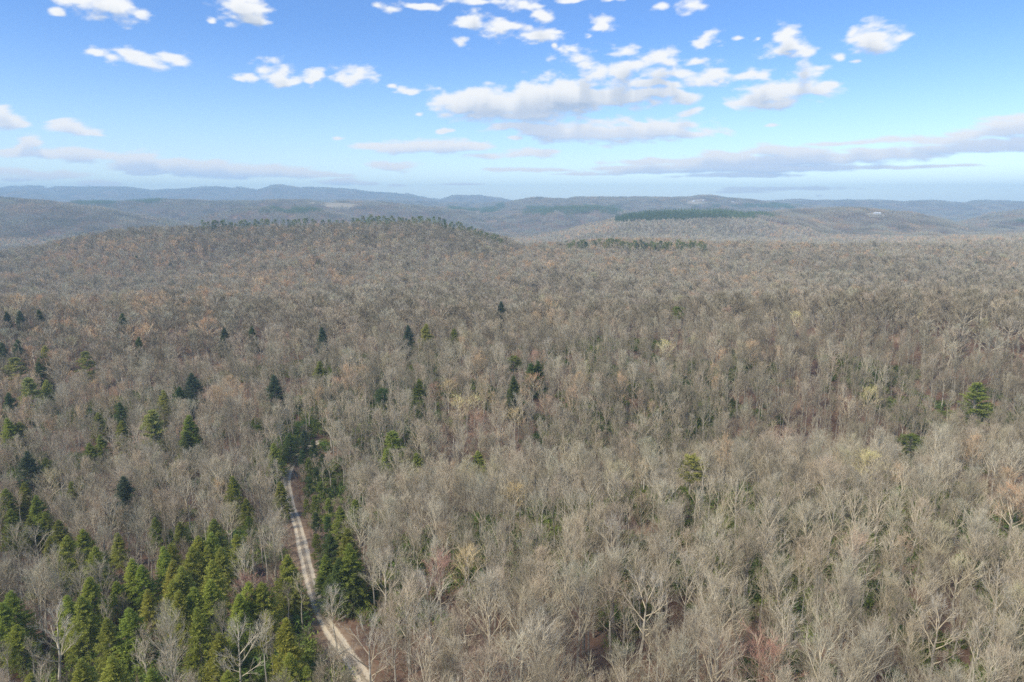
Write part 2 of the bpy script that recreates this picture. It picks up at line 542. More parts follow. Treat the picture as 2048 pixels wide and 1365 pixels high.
def spawn(pts, n, t0, t1, ang, upb):
    """children of polylines: n each; returns roots, dirs, t"""
    N, K, _ = pts.shape
    t = t0 + (t1 - t0) * (np.arange(n)[None] + RNG.random((N, n))) / n
    q = t * (K - 1)
    i = np.minimum(q.astype(int), K - 2)
    fr = (q - i)[..., None]
    ii = np.arange(N)[:, None]
    a, b = pts[ii, i], pts[ii, i + 1]
    root = a + (b - a) * fr
    tg = unit(b - a)
    r = unit(np.cross(tg, RNG.normal(size=tg.shape)))
    an = ang * (0.75 + 0.5 * RNG.random((N, n)))[..., None]
    d = unit(tg * np.cos(an) + r * np.sin(an) + np.array([0, 0, upb]))
    return root.reshape(-1, 3), d.reshape(-1, 3), t.reshape(-1)


def bare_tree(H, R, clear, n1, n2, n3, nt, tw, tl, thick=1.0, sides=(6, 4, 3), seg3=True, flare=0.5):
    """returns (trunk Geo, crown Geo) of a leafless hardwood"""
    tr, cr = Geo(), Geo()
    k = 7
    zs = np.linspace(0, H * 0.86, k)
    wob = np.cumsum(RNG.normal(size=(k, 2)) * 0.018 * H * np.array([[1.0]]), 0) * 0.45
    wob -= wob[0]
    tp = np.concatenate([wob, zs[:, None]], 1)[None]
    r0 = 0.011 * H * thick * (0.8 + R / 12)
    rad = (r0 * (1.25 - 1.15 * np.linspace(0, 1, k) ** 0.9))[None].clip(0.03 * thick)
    tr.tubes(tp, rad, sides[0], 0.0)
    # limbs fan up and out and end on a rounded dome
    root, d, t = spawn(tp, n1, clear, 0.97, 0.9, 0.0)
    az = np.arange(n1) * 2.39996 + RNG.random() * 6 + RNG.normal(size=n1) * 0.35
    rel = (t - clear) / (1 - clear)
    inc = np.radians(62 - 46 * rel + RNG.normal(size=n1) * 8) * flare * 1.9
    inc = np.clip(inc, 0.12, 1.35)
    d = np.stack([np.sin(inc) * np.cos(az), np.sin(inc) * np.sin(az), np.cos(inc)], 1)
    cz = H * (clear + (1 - clear) * 0.45)
    ez, er = H - cz, R
    o = (root - np.array([0, 0, cz])) / np.array([er, er, ez])
    dd = d / np.array([er, er, ez])
    A, B, C = (dd ** 2).sum(1), (o * dd).sum(1), (o ** 2).sum(1) - 1
    ln = (-B + np.sqrt(np.maximum(B * B - A * C, 0.01))) / A
    ln = np.clip(ln * (0.68 + 0.3 * RNG.random(n1)), 1.0, None)
    p1 = curved(root, d, ln, 4, 0.07, 0.055)
    rr = 0.012 * ln * thick + 0.035
    rad = rr[:, None] * np.linspace(1, 0.35, 5)[None]
    cr.tubes(p1, rad, sides[1], np.linspace(0, .25, 5))
    root, d, t = spawn(p1, n2, 0.22, 0.98, 0.52, 0.16)
    l2 = np.repeat(ln, n2) * (0.52 - 0.22 * t) * (0.7 + 0.5 * RNG.random(len(t))) + 0.4
    p2 = curved(root, d, l2, 2, 0.10, 0.08)
    rad = (0.010 * l2 * thick + 0.014 * thick)[:, None] * np.array([1, 0.7, 0.4])
    cr.tubes(p2, rad, 3, np.array([.15, .3, .45]))
    if seg3:
        root, d, t = spawn(p2, n3, 0.12, 1.0, 0.55, 0.16)
        l3 = np.repeat(l2, n3) * 0.42 * (0.6 + 0.7 * RNG.random(len(t))) + 0.3
        p3 = curved(root, d, l3, 1, 0.0, 0.05)
        for _ in range(2):
            cr.blades(root, d, l3 * 1.15, np.full(len(l3), 0.042 * thick), 0.2, 0.55)
        src = p3
    else:
        src = p2
    root, d, t = spawn(src, nt, 0.1, 1.0, 0.5, 0.2)
    lt = tl * (0.55 + 0.8 * RNG.random(len(t)))
    cr.blades(root, d, lt, np.full(len(lt), tw), 0.5, 1.0)
    return tr, cr


def hemlock(H, R, nb=240, k=9, leaf=0.55):
    """soft feathery cone: many fine arching boughs, each a flat fan of short sprays"""
    tr, cr = Geo(), Geo()
    zs = np.linspace(0, H, 6)
    tp = np.stack([RNG.normal(size=6) * 0.06, RNG.normal(size=6) * 0.06, zs], 1)[None]
    tr.tubes(tp, (0.016 * H * (1.02 - np.linspace(0, 1, 6)))[None].clip(0.02), 6, 0.0)
    t = np.sort(1 - 0.92 * (np.arange(nb) + RNG.random(nb)) / nb)
    t = 1 - (1 - t) ** 0.9
    az = RNG.random(nb) * 6.283
    ph = RNG.random(3) * 6.28
    lump = 1 + 0.13 * np.sin(az * 2 + ph[0]) + 0.10 * np.sin(az * 3 + t * 9 + ph[1])
    ln = R * np.clip(1 - t, 0.0, 0.85) ** 0.88 * 1.1 * (0.70 + 0.42 * RNG.random(nb)) * lump + 0.30
    root = np.stack([np.zeros(nb), np.zeros(nb), t * H], 1)
    el = np.radians(8 + 42 * t ** 2 + RNG.normal(size=nb) * 10)
    d = np.stack([np.cos(el) * np.cos(az), np.cos(el) * np.sin(az), np.sin(el)], 1)
    p = curved(root, d, ln, 3, -0.12, 0.05)
    tr.tubes(p, (0.010 * ln + 0.010)[:, None] * np.array([1, .7, .45, .2]), 3, 0.0)
    rt, dd, tt = spawn(p, k, 0.25, 1.02, 0.6, 0.04)
    m = 8
    rt2 = np.repeat(rt, m, 0) + RNG.normal(size=(len(rt) * m, 3)) * np.array([0.2, 0.2, 0.12])
    fan = np.tile(np.linspace(-1.1, 1.1, m), len(rt)) + RNG.normal(size=len(rt2)) * 0.25
    d0 = np.repeat(dd, m, 0)
    lat = unit(np.cross(d0, np.array([0, 0, 1.0])))
    d3 = unit(d0 * np.cos(fan)[:, None] + lat * np.sin(fan)[:, None] + np.array([0, 0, 0.22]) + RNG.normal(size=d0.shape) * 0.22)
    l3 = leaf * (0.5 + 0.8 * RNG.random(len(rt2))) * np.clip(0.40 + 3.0 * (1 - np.repeat(t, k * m)), 0, 1)
    outw = np.repeat(tt, m)
    side = RNG.normal(size=d3.shape) + np.array([0, 0, 0.6])
    cr.blades(rt2, d3, l3, l3 * 0.30, outw * 0.7, np.clip(outw * 0.7 + 0.3, 0, 1), side)
    return tr, cr


def pine(H, R, clear=0.2, nb=70, k=12, rounded=False):
    tr, cr = Geo(), Geo()
    zs = np.linspace(0, H, 7)
    tp = np.concatenate([np.cumsum(RNG.normal(size=(7, 2)) * 0.07, 0), zs[:, None]], 1)[None]
    tr.tubes(tp, (0.014 * H * (1.03 - np.linspace(0, 1, 7)))[None].clip(0.02), 6, 0.0)
    nw = max(6, int(nb / 5))
    lev = clear + (1 - clear) * (np.arange(nw) / nw) ** 0.92
    t = np.repeat(lev, 5) + RNG.normal(size=nw * 5) * 0.008
    nb = len(t)
    az = RNG.random(nb) * 6.283
    rel = np.clip((t - clear) / (1 - clear), 0, 0.99)
    env = np.sin((0.12 + 0.88 * rel) * math.pi) ** 0.6 if rounded else (1 - rel) ** 0.72 * np.clip(0.6 + rel * 3, 0, 1)
    ln = R * env * (0.55 + 0.6 * RNG.random(nb)) + 0.4
    root = np.stack([np.interp(t, zs / H, tp[0, :, 0]), np.interp(t, zs / H, tp[0, :, 1]), t * H], 1)
    el = np.radians(8 + 35 * rel + RNG.normal(size=nb) * 8)
    d = np.stack([np.cos(el) * np.cos(az), np.cos(el) * np.sin(az), np.sin(el)], 1)
    p = curved(root, d, ln, 3, 0.05, 0.06)
    tr.tubes(p, (0.014 * ln + 0.015)[:, None] * np.array([1, .75, .5, .25]), 3, 0.0)
    rt, dd, tt = spawn(p, k, 0.35, 1.0, 0.7, 0.12)
    m = 8
    rt2 = np.repeat(rt, m, 0) + RNG.normal(size=(len(rt) * m, 3)) * np.array([0.22, 0.22, 0.08])
    d3 = unit(np.repeat(dd, m, 0) * 0.6 + RNG.normal(size=(len(rt2), 3)) * 0.6 + np.array([0, 0, 0.30]))
    l3 = 0.48 * (0.6 + 0.7 * RNG.random(len(rt2)))
    cr.blades(rt2, d3, l3, l3 * 0.30, 0.2, np.repeat(tt, m))
    return tr, cr


def far_crown(H, R, n, conifer=False, clear=0.35):
    """crown of a distant tree: a few dozen slivers standing out from a dome, on a thin trunk"""
    g = Geo()
    if not conifer:
        g.tubes(np.array([[[0, 0, 0], [0, 0, H * 0.7]]], float), np.array([[0.22, 0.1]]), 3, 0.0)
    ph = RNG.random(n) * 6.283
    if conifer:
        t = RNG.random(n) ** 0.8
        z = H * (0.12 + 0.86 * (1 - t))
        rr = R * t * (0.7 + 0.4 * RNG.random(n))
        d = unit(np.stack([np.cos(ph), np.sin(ph), 0.5 + 0.4 * RNG.random(n)], 1))
        p = np.stack([rr * 0.7 * np.cos(ph), rr * 0.7 * np.sin(ph), z - 0.5], 1)
        g.blades(p, d, np.full(n, 1.5) * R / 3.2, np.full(n, 1.3) * R / 3.2, 0.3, 0.9)
    else:
        ct = RNG.random(n)
        st = np.sqrt(1 - ct ** 2)
        o = np.stack([R * st * np.cos(ph), R * st * np.sin(ph), H * (1 - clear) * ct], 1)
        p = o * (0.35 + 0.4 * RNG.random(n))[:, None] + np.array([0, 0, H * clear])
        q = o + np.array([0, 0, H * clear])
        d = q - p
        ln = np.linalg.norm(d, axis=1)
        g.blades(p, unit(d), ln * (0.85 + 0.3 * RNG.random(n)), np.full(n, 0.42) * R / 4, 0.45, 1.0)
    return g


def shrub(H, R, n):
    g = Geo()
    c = RNG.normal(size=(n // 12, 3))
    c = unit(c) * RNG.random((n // 12, 1)) ** 0.4 * np.array([R, R, H * 0.5]) + np.array([0, 0, H * 0.55])
    p = np.repeat(c, 12, 0) + RNG.normal(size=(len(c) * 12, 3)) * 0.22
    d = unit(RNG.normal(size=p.shape) + np.array([0, 0, 0.4]))
    l = 0.32 + 0.3 * RNG.random(len(p))
    g.blades(p, d, l, l * 0.4, 0.2, RNG.random(len(p)))
    return g


def geo_mesh(name, g, mats, mi=None):
    v, f, tp = g.out()
    return make_mesh(name, v, f, mats, mi, tp)


def join_geo(name, a, b, ma, mb):
    va, fa, ta = a.out()
    vb, fb, tb = b.out()
    v = np.concatenate([va, vb])
    f = np.concatenate([fa, fb + len(va)])
    return make_mesh(name, v, f, [ma, mb], np.r_[np.zeros(len(fa)), np.ones(len(fb))], np.r_[ta, tb])


def template_collection(name, meshes):
    c = bpy.data.collections.new(name)
    for k, me in enumerate(meshes):
        o = bpy.data.objects.new('%s_%03d' % (name, k), me)
        c.objects.link(o)
    return c


def scatter(name, coll, pos, rot, scl, idx, tint, label, category):
    """ONE object of kind stuff that places copies by geometry nodes"""
    n = len(pos)
    me = bpy.data.meshes.new(name)
    me.vertices.add(n)
    me.vertices.foreach_set('co', np.asarray(pos, np.float32).ravel())
    for nm, typ, arr, key in (('rot', 'FLOAT_VECTOR', rot, 'vector'), ('scl', 'FLOAT_VECTOR', scl, 'vector'), ('idx', 'INT', idx, 'value'), ('tint', 'FLOAT_COLOR', np.c_[tint, np.ones(n)], 'color')):
        a = me.attributes.new(nm, typ, 'POINT')
        a.data.foreach_set(key, np.asarray(arr, np.int32 if typ == 'INT' else np.float32).ravel())
    o = link(name, me)
    o['kind'] = 'stuff'
    o['label'] = label
    o['category'] = category
    ng = bpy.data.node_groups.new(name, 'GeometryNodeTree')
    ng.interface.new_socket('Geometry', in_out='INPUT', socket_type='NodeSocketGeometry')
    ng.interface.new_socket('Geometry', in_out='OUTPUT', socket_type='NodeSocketGeometry')
    N, L = ng.nodes, ng.links
    gi, go = N.new('NodeGroupInput'), N.new('NodeGroupOutput')
    ci = N.new('GeometryNodeCollectionInfo')
    ci.inputs['Collection'].default_value = coll
    ci.inputs['Separate Children'].default_value = True
    ci.inputs['Reset Children'].default_value = True
    ip = N.new('GeometryNodeInstanceOnPoints')
    ip.inputs['Pick Instance'].default_value = True

    def na(nm, typ):
        x = N.new('GeometryNodeInputNamedAttribute')
        x.data_type = typ
        x.inputs[0].default_value = nm
        return x.outputs['Attribute']
    L.new(gi.outputs[0], ip.inputs['Points'])
    L.new(ci.outputs[0], ip.inputs['Instance'])
    L.new(na('idx', 'INT'), ip.inputs['Instance Index'])
    e2r = N.new('FunctionNodeEulerToRotation')
    L.new(na('rot', 'FLOAT_VECTOR'), e2r.inputs[0])
    L.new(e2r.outputs[0], ip.inputs['Rotation'])
    L.new(na('scl', 'FLOAT_VECTOR'), ip.inputs['Scale'])
    L.new(ip.outputs[0], go.inputs[0])
    md = o.modifiers.new('scatter', 'NODES')
    md.node_group = ng
    return o


# ------------------------------------------------------------------ the clouds: a clear dome beyond the haze that carries the cloud cover
def sstep(x, a, b):
    t = np.clip((x - a) / (b - a), 0, 1)
    return t * t * (3 - 2 * t)


def cloud_fields(az, el):
    """cloud cover (0..1) and belly shade (0..1) for directions of the sky"""
    ey = el * 2.0
    low = 1 - sstep(el, 0.03, 0.17)
    wa = 0.015 * (1 - 0.45 * low)
    w1 = fbm(az * 16, ey * 16, 5, 101)
    w2 = fbm(az * 16 + 9, ey * 16 + 4, 5, 111)
    X = az + wa * w1
    E = el + wa * 0.5 * (1 - 0.5 * low) * w2
    fx = fbm(az * 60 * (1 - 0.35 * low), ey * 70, 5, 121)
    F = np.full_like(az, -0.8)
    S1 = np.zeros_like(az)
    SY = np.zeros_like(az)
    for (u, v, hw, hh) in CLOUDS:
        c = px_dir(u, v)
        ca = math.atan2(c[0], c[1])
        ce = math.asin(c[2] / np.linalg.norm(c))
        k = math.cos(ca)
        wu, wh = hw * 1.12 / FPX * k * k / CP, hh * 1.12 / FPX * k
        m = (np.abs(X - ca) < wu * 1.8) & (np.abs(E - ce) < wh * 1.8)
        if not m.any():
            continue
        qx, qy = (X[m] - ca) / wu, (E[m] - ce) / wh
        qy = np.where(qy < 0, qy * 1.15, qy * 0.92)
        f = 1 - np.sqrt(qx ** 2 + qy ** 2)
        F[m] = np.maximum(F[m], f)
        f = np.clip(f, 0, 1)
        S1[m] += f
        SY[m] += f * qy
    dens = F + 0.25 * np.maximum(S1 - np.maximum(F, 0), 0)
    # the same kind of scattered cloud all round the sky outside the matched part
    r = 1.0 / np.maximum(np.sin(np.maximum(el, 0)) + 0.10, 0.05)
    gx, gy = r * np.sin(az) * np.cos(el), r * np.cos(az) * np.cos(el)
    g = np.clip(fbm(gx * 1.5, gy * 1.5, 6, 131) * 2.6 - 0.30, 0, 0.8)
    sx, sy, sz = sd
    sundot = np.cos(el) * (np.sin(az) * sx + np.cos(az) * sy) + np.sin(el) * sz
    g = g * (1 - sstep(sundot, 0.86, 0.95))
    outm = np.maximum(sstep(np.abs(az), 0.66, 0.76), sstep(el, 0.33, 0.40))
    dens = dens * (1 - outm) + (g - 0.3) * outm
    br = dens + 0.80 * fx * (1 - 0.25 * low) * (1 - 0.45 * sstep(S1, 0.5, 1.3)) + 0.08
    cover = sstep(br, 0.0, 0.85 - 0.25 * low) * sstep(dens, -0.55, -0.15)
    yl = SY / np.maximum(S1, 0.03)
    belly = sstep(-yl + 0.5 * fx + 0.3 * w1, -0.22, 0.42)
    thick = sstep(S1 + 0.28 * low, 0.35, 1.35)
    shade = belly * (0.08 + 0.92 * thick) * sstep(dens, -0.1, 0.3)
    return cover, shade, low, br


def build_sky():
    R = 30000.0
    parts = [(np.linspace(-0.74, 0.74, 1150), np.linspace(-0.01, 0.38, 330)),
             (np.linspace(-math.pi, math.pi, 181), np.linspace(0.38, math.pi / 2, 40)),
             (np.linspace(0.74, 2 * math.pi - 0.74, 150), np.linspace(-0.01, 0.38, 14))]
    V, Q, C, S, Lw, off = [], [], [], [], [], 0
    for a, e in parts:
        A, E = np.meshgrid(a, e)
        A2 = (A + math.pi) % (2 * math.pi) - math.pi
        c, s_, l_, br = cloud_fields(A2.ravel(), E.ravel())
        if len(e) > 100:      # self shading: darker where more cloud lies towards the light (up and to the left)
            b2 = br.reshape(A.shape)
            rel = np.roll(np.roll(b2, -5, 0), 3, 1) - b2
            rel2 = np.roll(np.roll(b2, -12, 0), 7, 1) - b2
            k_ = sstep(rel.ravel() + 0.7 * rel2.ravel(), 0.0, 0.75)
            cc = c.reshape(A.shape)
            cs = np.concatenate([np.cumsum(cc, 0), np.repeat(np.cumsum(cc, 0)[-1:], 45, 0)])
            far = ((cs[30:30 + len(e)] - cs[:len(e)]) / 30).ravel()
            mid = ((cs[14:14 + len(e)] - cs[:len(e)]) / 14).ravel()
            lw = l_
            above = sstep(far, 0.35, 1.05) * (1 - lw) + sstep(mid, 0.35, 1.0) * lw * 0.7
            s_ = np.clip(above * 0.74 + 0.24 * k_ + 0.08 * s_, 0, 1)
        V.append(np.stack([R * np.cos(E) * np.sin(A), R * np.cos(E) * np.cos(A), R * np.sin(E) + ZC], -1).reshape(-1, 3))
        C.append(c)
        S.append(s_)
        Lw.append(l_)
        ne, na_ = A.shape
        i = np.arange(ne - 1)[:, None] * na_
        j = np.arange(na_ - 1)[None]
        Q.append((np.stack([i + j, i + j + 1, i + na_ + j + 1, i + na_ + j], -1).reshape(-1, 4) + off))
        off += A.size
    m = bpy.data.materials.new('cloud_cover')
    m.use_nodes = True
    m.cycles.emission_sampling = 'NONE'
    t = NT(m.node_tree)
    t.n.clear()
    at = lambda n: t.node('ShaderNodeAttribute', attribute_name=n).outputs['Fac']
    low = at('low')
    belly = t.mix(low, (0.42, 0.51, 0.66, 1), (0.50, 0.66, 0.95, 1))
    top = t.mix(low, (1.0, 1.0, 1.0, 1), (0.98, 0.98, 1.0, 1))
    em = t.node('ShaderNodeEmission')
    t.put(em.inputs[0], t.mix(at('belly'), top, belly))
    em.inputs[1].default_value = CLOUD_GAIN
    tr = t.node('ShaderNodeBsdfTransparent')
    ms = t.node('ShaderNodeMixShader')
    t.put(ms.inputs[0], at('cover'))
    t.l.new(tr.outputs[0], ms.inputs[1])
    t.l.new(em.outputs[0], ms.inputs[2])
    o = t.node('ShaderNodeOutputMaterial')
    t.l.new(ms.outputs[0], o.inputs[0])
    me = make_mesh('sky', np.concatenate(V), None, [m], smooth=True, quads=np.concatenate(Q))
    for n, arr in (('cover', C), ('belly', S), ('low', Lw)):
        x = me.attributes.new(n, 'FLOAT', 'POINT')
        x.data.foreach_set('value', np.concatenate(arr).astype(np.float32))
    struct('sky', me)


build_sky()

# ------------------------------------------------------------------ ground sheet (one disc to the horizon)
def build_ground():
    rr = np.r_[0.0, np.exp(np.linspace(math.log(12), math.log(11000), 430))]
    a1 = np.linspace(-0.95, 0.95, 470)
    a2 = np.linspace(0.95, 2 * math.pi - 0.95, 50)[1:-1]
    aa = np.r_[a1, a2]
    R_, A_ = np.meshgrid(rr[1:], aa, indexing='ij')
    X, Y = R_ * np.sin(A_), R_ * np.cos(A_)
    Z = ground(X, Y)
    nA = len(aa)
    v = np.stack([X, Y, Z], -1).reshape(-1, 3)
    i = np.arange(len(rr) - 2)[:, None] * nA
    j = np.arange(nA)[None]
    j2 = (j + 1) % nA
    q = np.stack([i + j, i + nA + j, i + nA + j2, i + j2], -1).reshape(-1, 4)[:, ::-1]
    me = make_mesh('ground', v, None, [mat_ground()], smooth=True, quads=q)
    return struct('ground', me)


build_ground()

# ------------------------------------------------------------------ the dirt track
TRACK_PX = [(742, 1392), (724, 1352), (700, 1318), (680, 1290), (660, 1262), (643, 1232), (631, 1200), (621, 1165), (614, 1135), (607, 1105), (602, 1080), (596, 1055), (588, 1030), (581, 1005), (575, 982), (573, 962), (576, 944), (584, 928), (594, 916), (606, 904), (622, 893), (650, 880)]
_tx, _ty = ray_hit([p[0] for p in TRACK_PX], [p[1] for p in TRACK_PX], [0.0] * len(TRACK_PX))
# run on towards and past the camera's foot
_tx = np.r_[_tx[0] + 3 * (_tx[0] - _tx[1]), _tx]
_ty = np.r_[_ty[0] + 3 * (_ty[0] - _ty[1]), _ty]
_cum = np.r_[0, np.cumsum(np.hypot(np.diff(_tx), np.diff(_ty)))]
_q = np.arange(0, _cum[-1], 1.0)
TX, TY = np.interp(_q, _cum, _tx), np.interp(_q, _cum, _ty)
ker = np.hanning(19) / np.hanning(19).sum()
TX = np.convolve(np.pad(TX, 9, 'edge'), ker, 'valid')
TY = np.convolve(np.pad(TY, 9, 'edge'), ker, 'valid')


def build_track():
    tg = np.stack([np.gradient(TX), np.gradient(TY)], 1)
    tg /= np.linalg.norm(tg, axis=1, keepdims=True)
    nx, ny = tg[:, 1], -tg[:, 0]
    ac = np.array([-5.5, -4.2, -3.2, -2.3, -1.75, -1.2, -0.7, 0, 0.7, 1.2, 1.75, 2.3, 3.2, 4.2, 5.5])
    dz = np.array([-0.25, 0.10, 0.16, 0.2, 0.13, 0.08, 0.17, 0.22, 0.17, 0.08, 0.13, 0.2, 0.16, 0.10, -0.25])
    wid = 0.84 + 0.15 * fbm(_q[:len(TX)] / 9, _q[:len(TX)] * 0, 3, 77)
    X = TX[:, None] + nx[:, None] * ac * wid[:, None]
    Y = TY[:, None] + ny[:, None] * ac * wid[:, None]
    Z = ground(X, Y) + dz + 0.05 * fbm(X / 1.5, Y / 1.5, 2, 8)
    n, k = X.shape
    v = np.stack([X, Y, Z], -1).reshape(-1, 3)
    i = np.arange(n - 1)[:, None] * k
    j = np.arange(k - 1)[None]
    q = np.stack([i + j, i + j + 1, i + k + j + 1, i + k + j], -1).reshape(-1, 4)
    me = make_mesh('dirt_track', v, None, [mat_track()], smooth=True, quads=q)
    a = me.attributes.new('across', 'FLOAT', 'POINT')
    a.data.foreach_set('value', np.tile(ac, n).astype(np.float32))
    me.flip_normals() if me.polygons[0].normal.z < 0 else None
    struct('dirt_track', me)


build_track()

# ------------------------------------------------------------------ tree kinds
BROAD = [bare_tree(19.5, 4.9, 0.36, 14, 7, 4, 5, 0.028, 1.1, thick=1.05, flare=0.42) for _ in range(3)]
MEDIUM = [bare_tree(20, 3.8, 0.40, 13, 6, 4, 5, 0.028, 1.05, thick=1.0, flare=0.35) for _ in range(3)]
SLIM = [bare_tree(19.5, 2.5, 0.46, 11, 6, 4, 5, 0.026, 0.95, thick=1.0, flare=0.29) for _ in range(2)]
SAPLING = [bare_tree(9.0, 2.0, 0.2, 10, 5, 4, 4, 0.024, 0.8, flare=0.38) for _ in range(2)]
POLE = [bare_tree(17.5, 1.5, 0.62, 8, 5, 3, 4, 0.026, 0.8, thick=1.1, flare=0.3) for _ in range(2)]
GNARLED = [bare_tree(21, 5.6, 0.32, 11, 6, 5, 4, 0.032, 1.0, thick=1.3, flare=0.55)]
NEAR = BROAD + MEDIUM + SLIM + SAPLING + POLE + GNARLED
KIND_OF = ['broad'] * 3 + ['medium'] * 3 + ['slim'] * 2 + ['young'] * 2 + ['pole'] * 2 + ['gnarled']
NEAR_TR = [geo_mesh('bare_trunk', a, [M_BARK]) for a, b in NEAR]
NEAR_CR = [geo_mesh('bare_crown', b, [M_TWIG]) for a, b in NEAR]
NEAR_JOIN = [join_geo('bare_tree_stuff', a, b, M_BARK, M_TWIG) for a, b in NEAR[:12]]
C_NEAR = template_collection('near_bare', NEAR_JOIN)

MIDG = [bare_tree(19.5, 6.6, 0.40, 15, 7, 0, 9, 0.098, 1.5, 1.5, (3, 3, 3), False, 0.60) for _ in range(3)] + \
       [bare_tree(19.8, 5.4, 0.42, 14, 6, 0, 9, 0.095, 1.4, 1.5, (3, 3, 3), False, 0.52) for _ in range(3)] + \
       [bare_tree(19.5, 3.2, 0.46, 10, 5, 0, 8, 0.09, 1.3, 1.6, (3, 3, 3), False, 0.34) for _ in range(2)]
C_MID = template_collection('mid_bare', [join_geo('mid_bare_tree', a, b, M_BARK, M_TWIG) for a, b in MIDG])
C_FAR = template_collection('far_bare', [geo_mesh('far_bare_tree', far_crown(19, 5.0 + 0.5 * k, 80), [M_TWIG]) for k in range(4)])

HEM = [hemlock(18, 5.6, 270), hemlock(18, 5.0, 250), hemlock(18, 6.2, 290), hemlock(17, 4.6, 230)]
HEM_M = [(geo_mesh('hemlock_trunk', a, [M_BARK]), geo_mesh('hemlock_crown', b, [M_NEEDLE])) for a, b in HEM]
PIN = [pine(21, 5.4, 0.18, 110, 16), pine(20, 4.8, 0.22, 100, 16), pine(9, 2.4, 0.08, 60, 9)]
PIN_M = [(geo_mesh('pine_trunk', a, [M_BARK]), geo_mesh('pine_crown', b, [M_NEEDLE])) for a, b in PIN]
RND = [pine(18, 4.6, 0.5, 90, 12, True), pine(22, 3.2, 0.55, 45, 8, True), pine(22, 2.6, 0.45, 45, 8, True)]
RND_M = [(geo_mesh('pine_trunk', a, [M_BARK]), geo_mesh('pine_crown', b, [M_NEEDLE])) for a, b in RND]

# ------------------------------------------------------------------ conifers seen singly (u, v of the tip, height, kind, tone)
# kinds: h hemlock, p layered pine, y young pine, r round-topped pine
LOWER_LEFT = [
    (10, 979, 18), (48, 967, 18), (20, 1020, 18), (72, 992, 18), (58, 1037, 15), (89, 1026, 16), (116, 1042, 17), (142, 965, 19), (164, 1061, 17), (132, 1074, 20), (190, 1095, 18), (234, 1067, 14),
    (309, 1037, 14), (359, 1045, 12), (427, 1040, 18), (422, 1067, 18), (395, 1074, 18), (465, 955, 21), (492, 999, 15), (496, 1035, 12), (472, 1071, 16), (326, 1095, 19), (383, 1095, 19), (414, 1093, 18), (441, 1097, 17),
    (345, 1122, 18), (362, 1136, 19), (424, 1124, 19), (263, 1119, 18), (282, 1132, 16), (574, 1112, 19), (345, 1163, 17), (386, 1178, 18), (420, 1161, 19), (178, 1156, 19), (357, 1184, 19), (496, 1167, 19), (523, 1167, 18), (478, 1190, 18),
    (20, 1184, 19), (3, 1208, 18), (133, 1194, 17), (162, 1196, 19), (212, 1238, 17), (256, 1220, 18), (393, 1218, 21), (437, 1269, 15), (571, 1240, 20), (31, 1252, 14), (161, 1320, 16), (222, 1317, 19), (578, 1310, 19), (612, 1336, 15), (294, 1180, 14), (340, 1090, 13), (100, 1075, 15), (232, 1165, 13), (540, 1230, 13), (300, 1340, 15), (60, 1350, 14), (455, 1345, 14)]
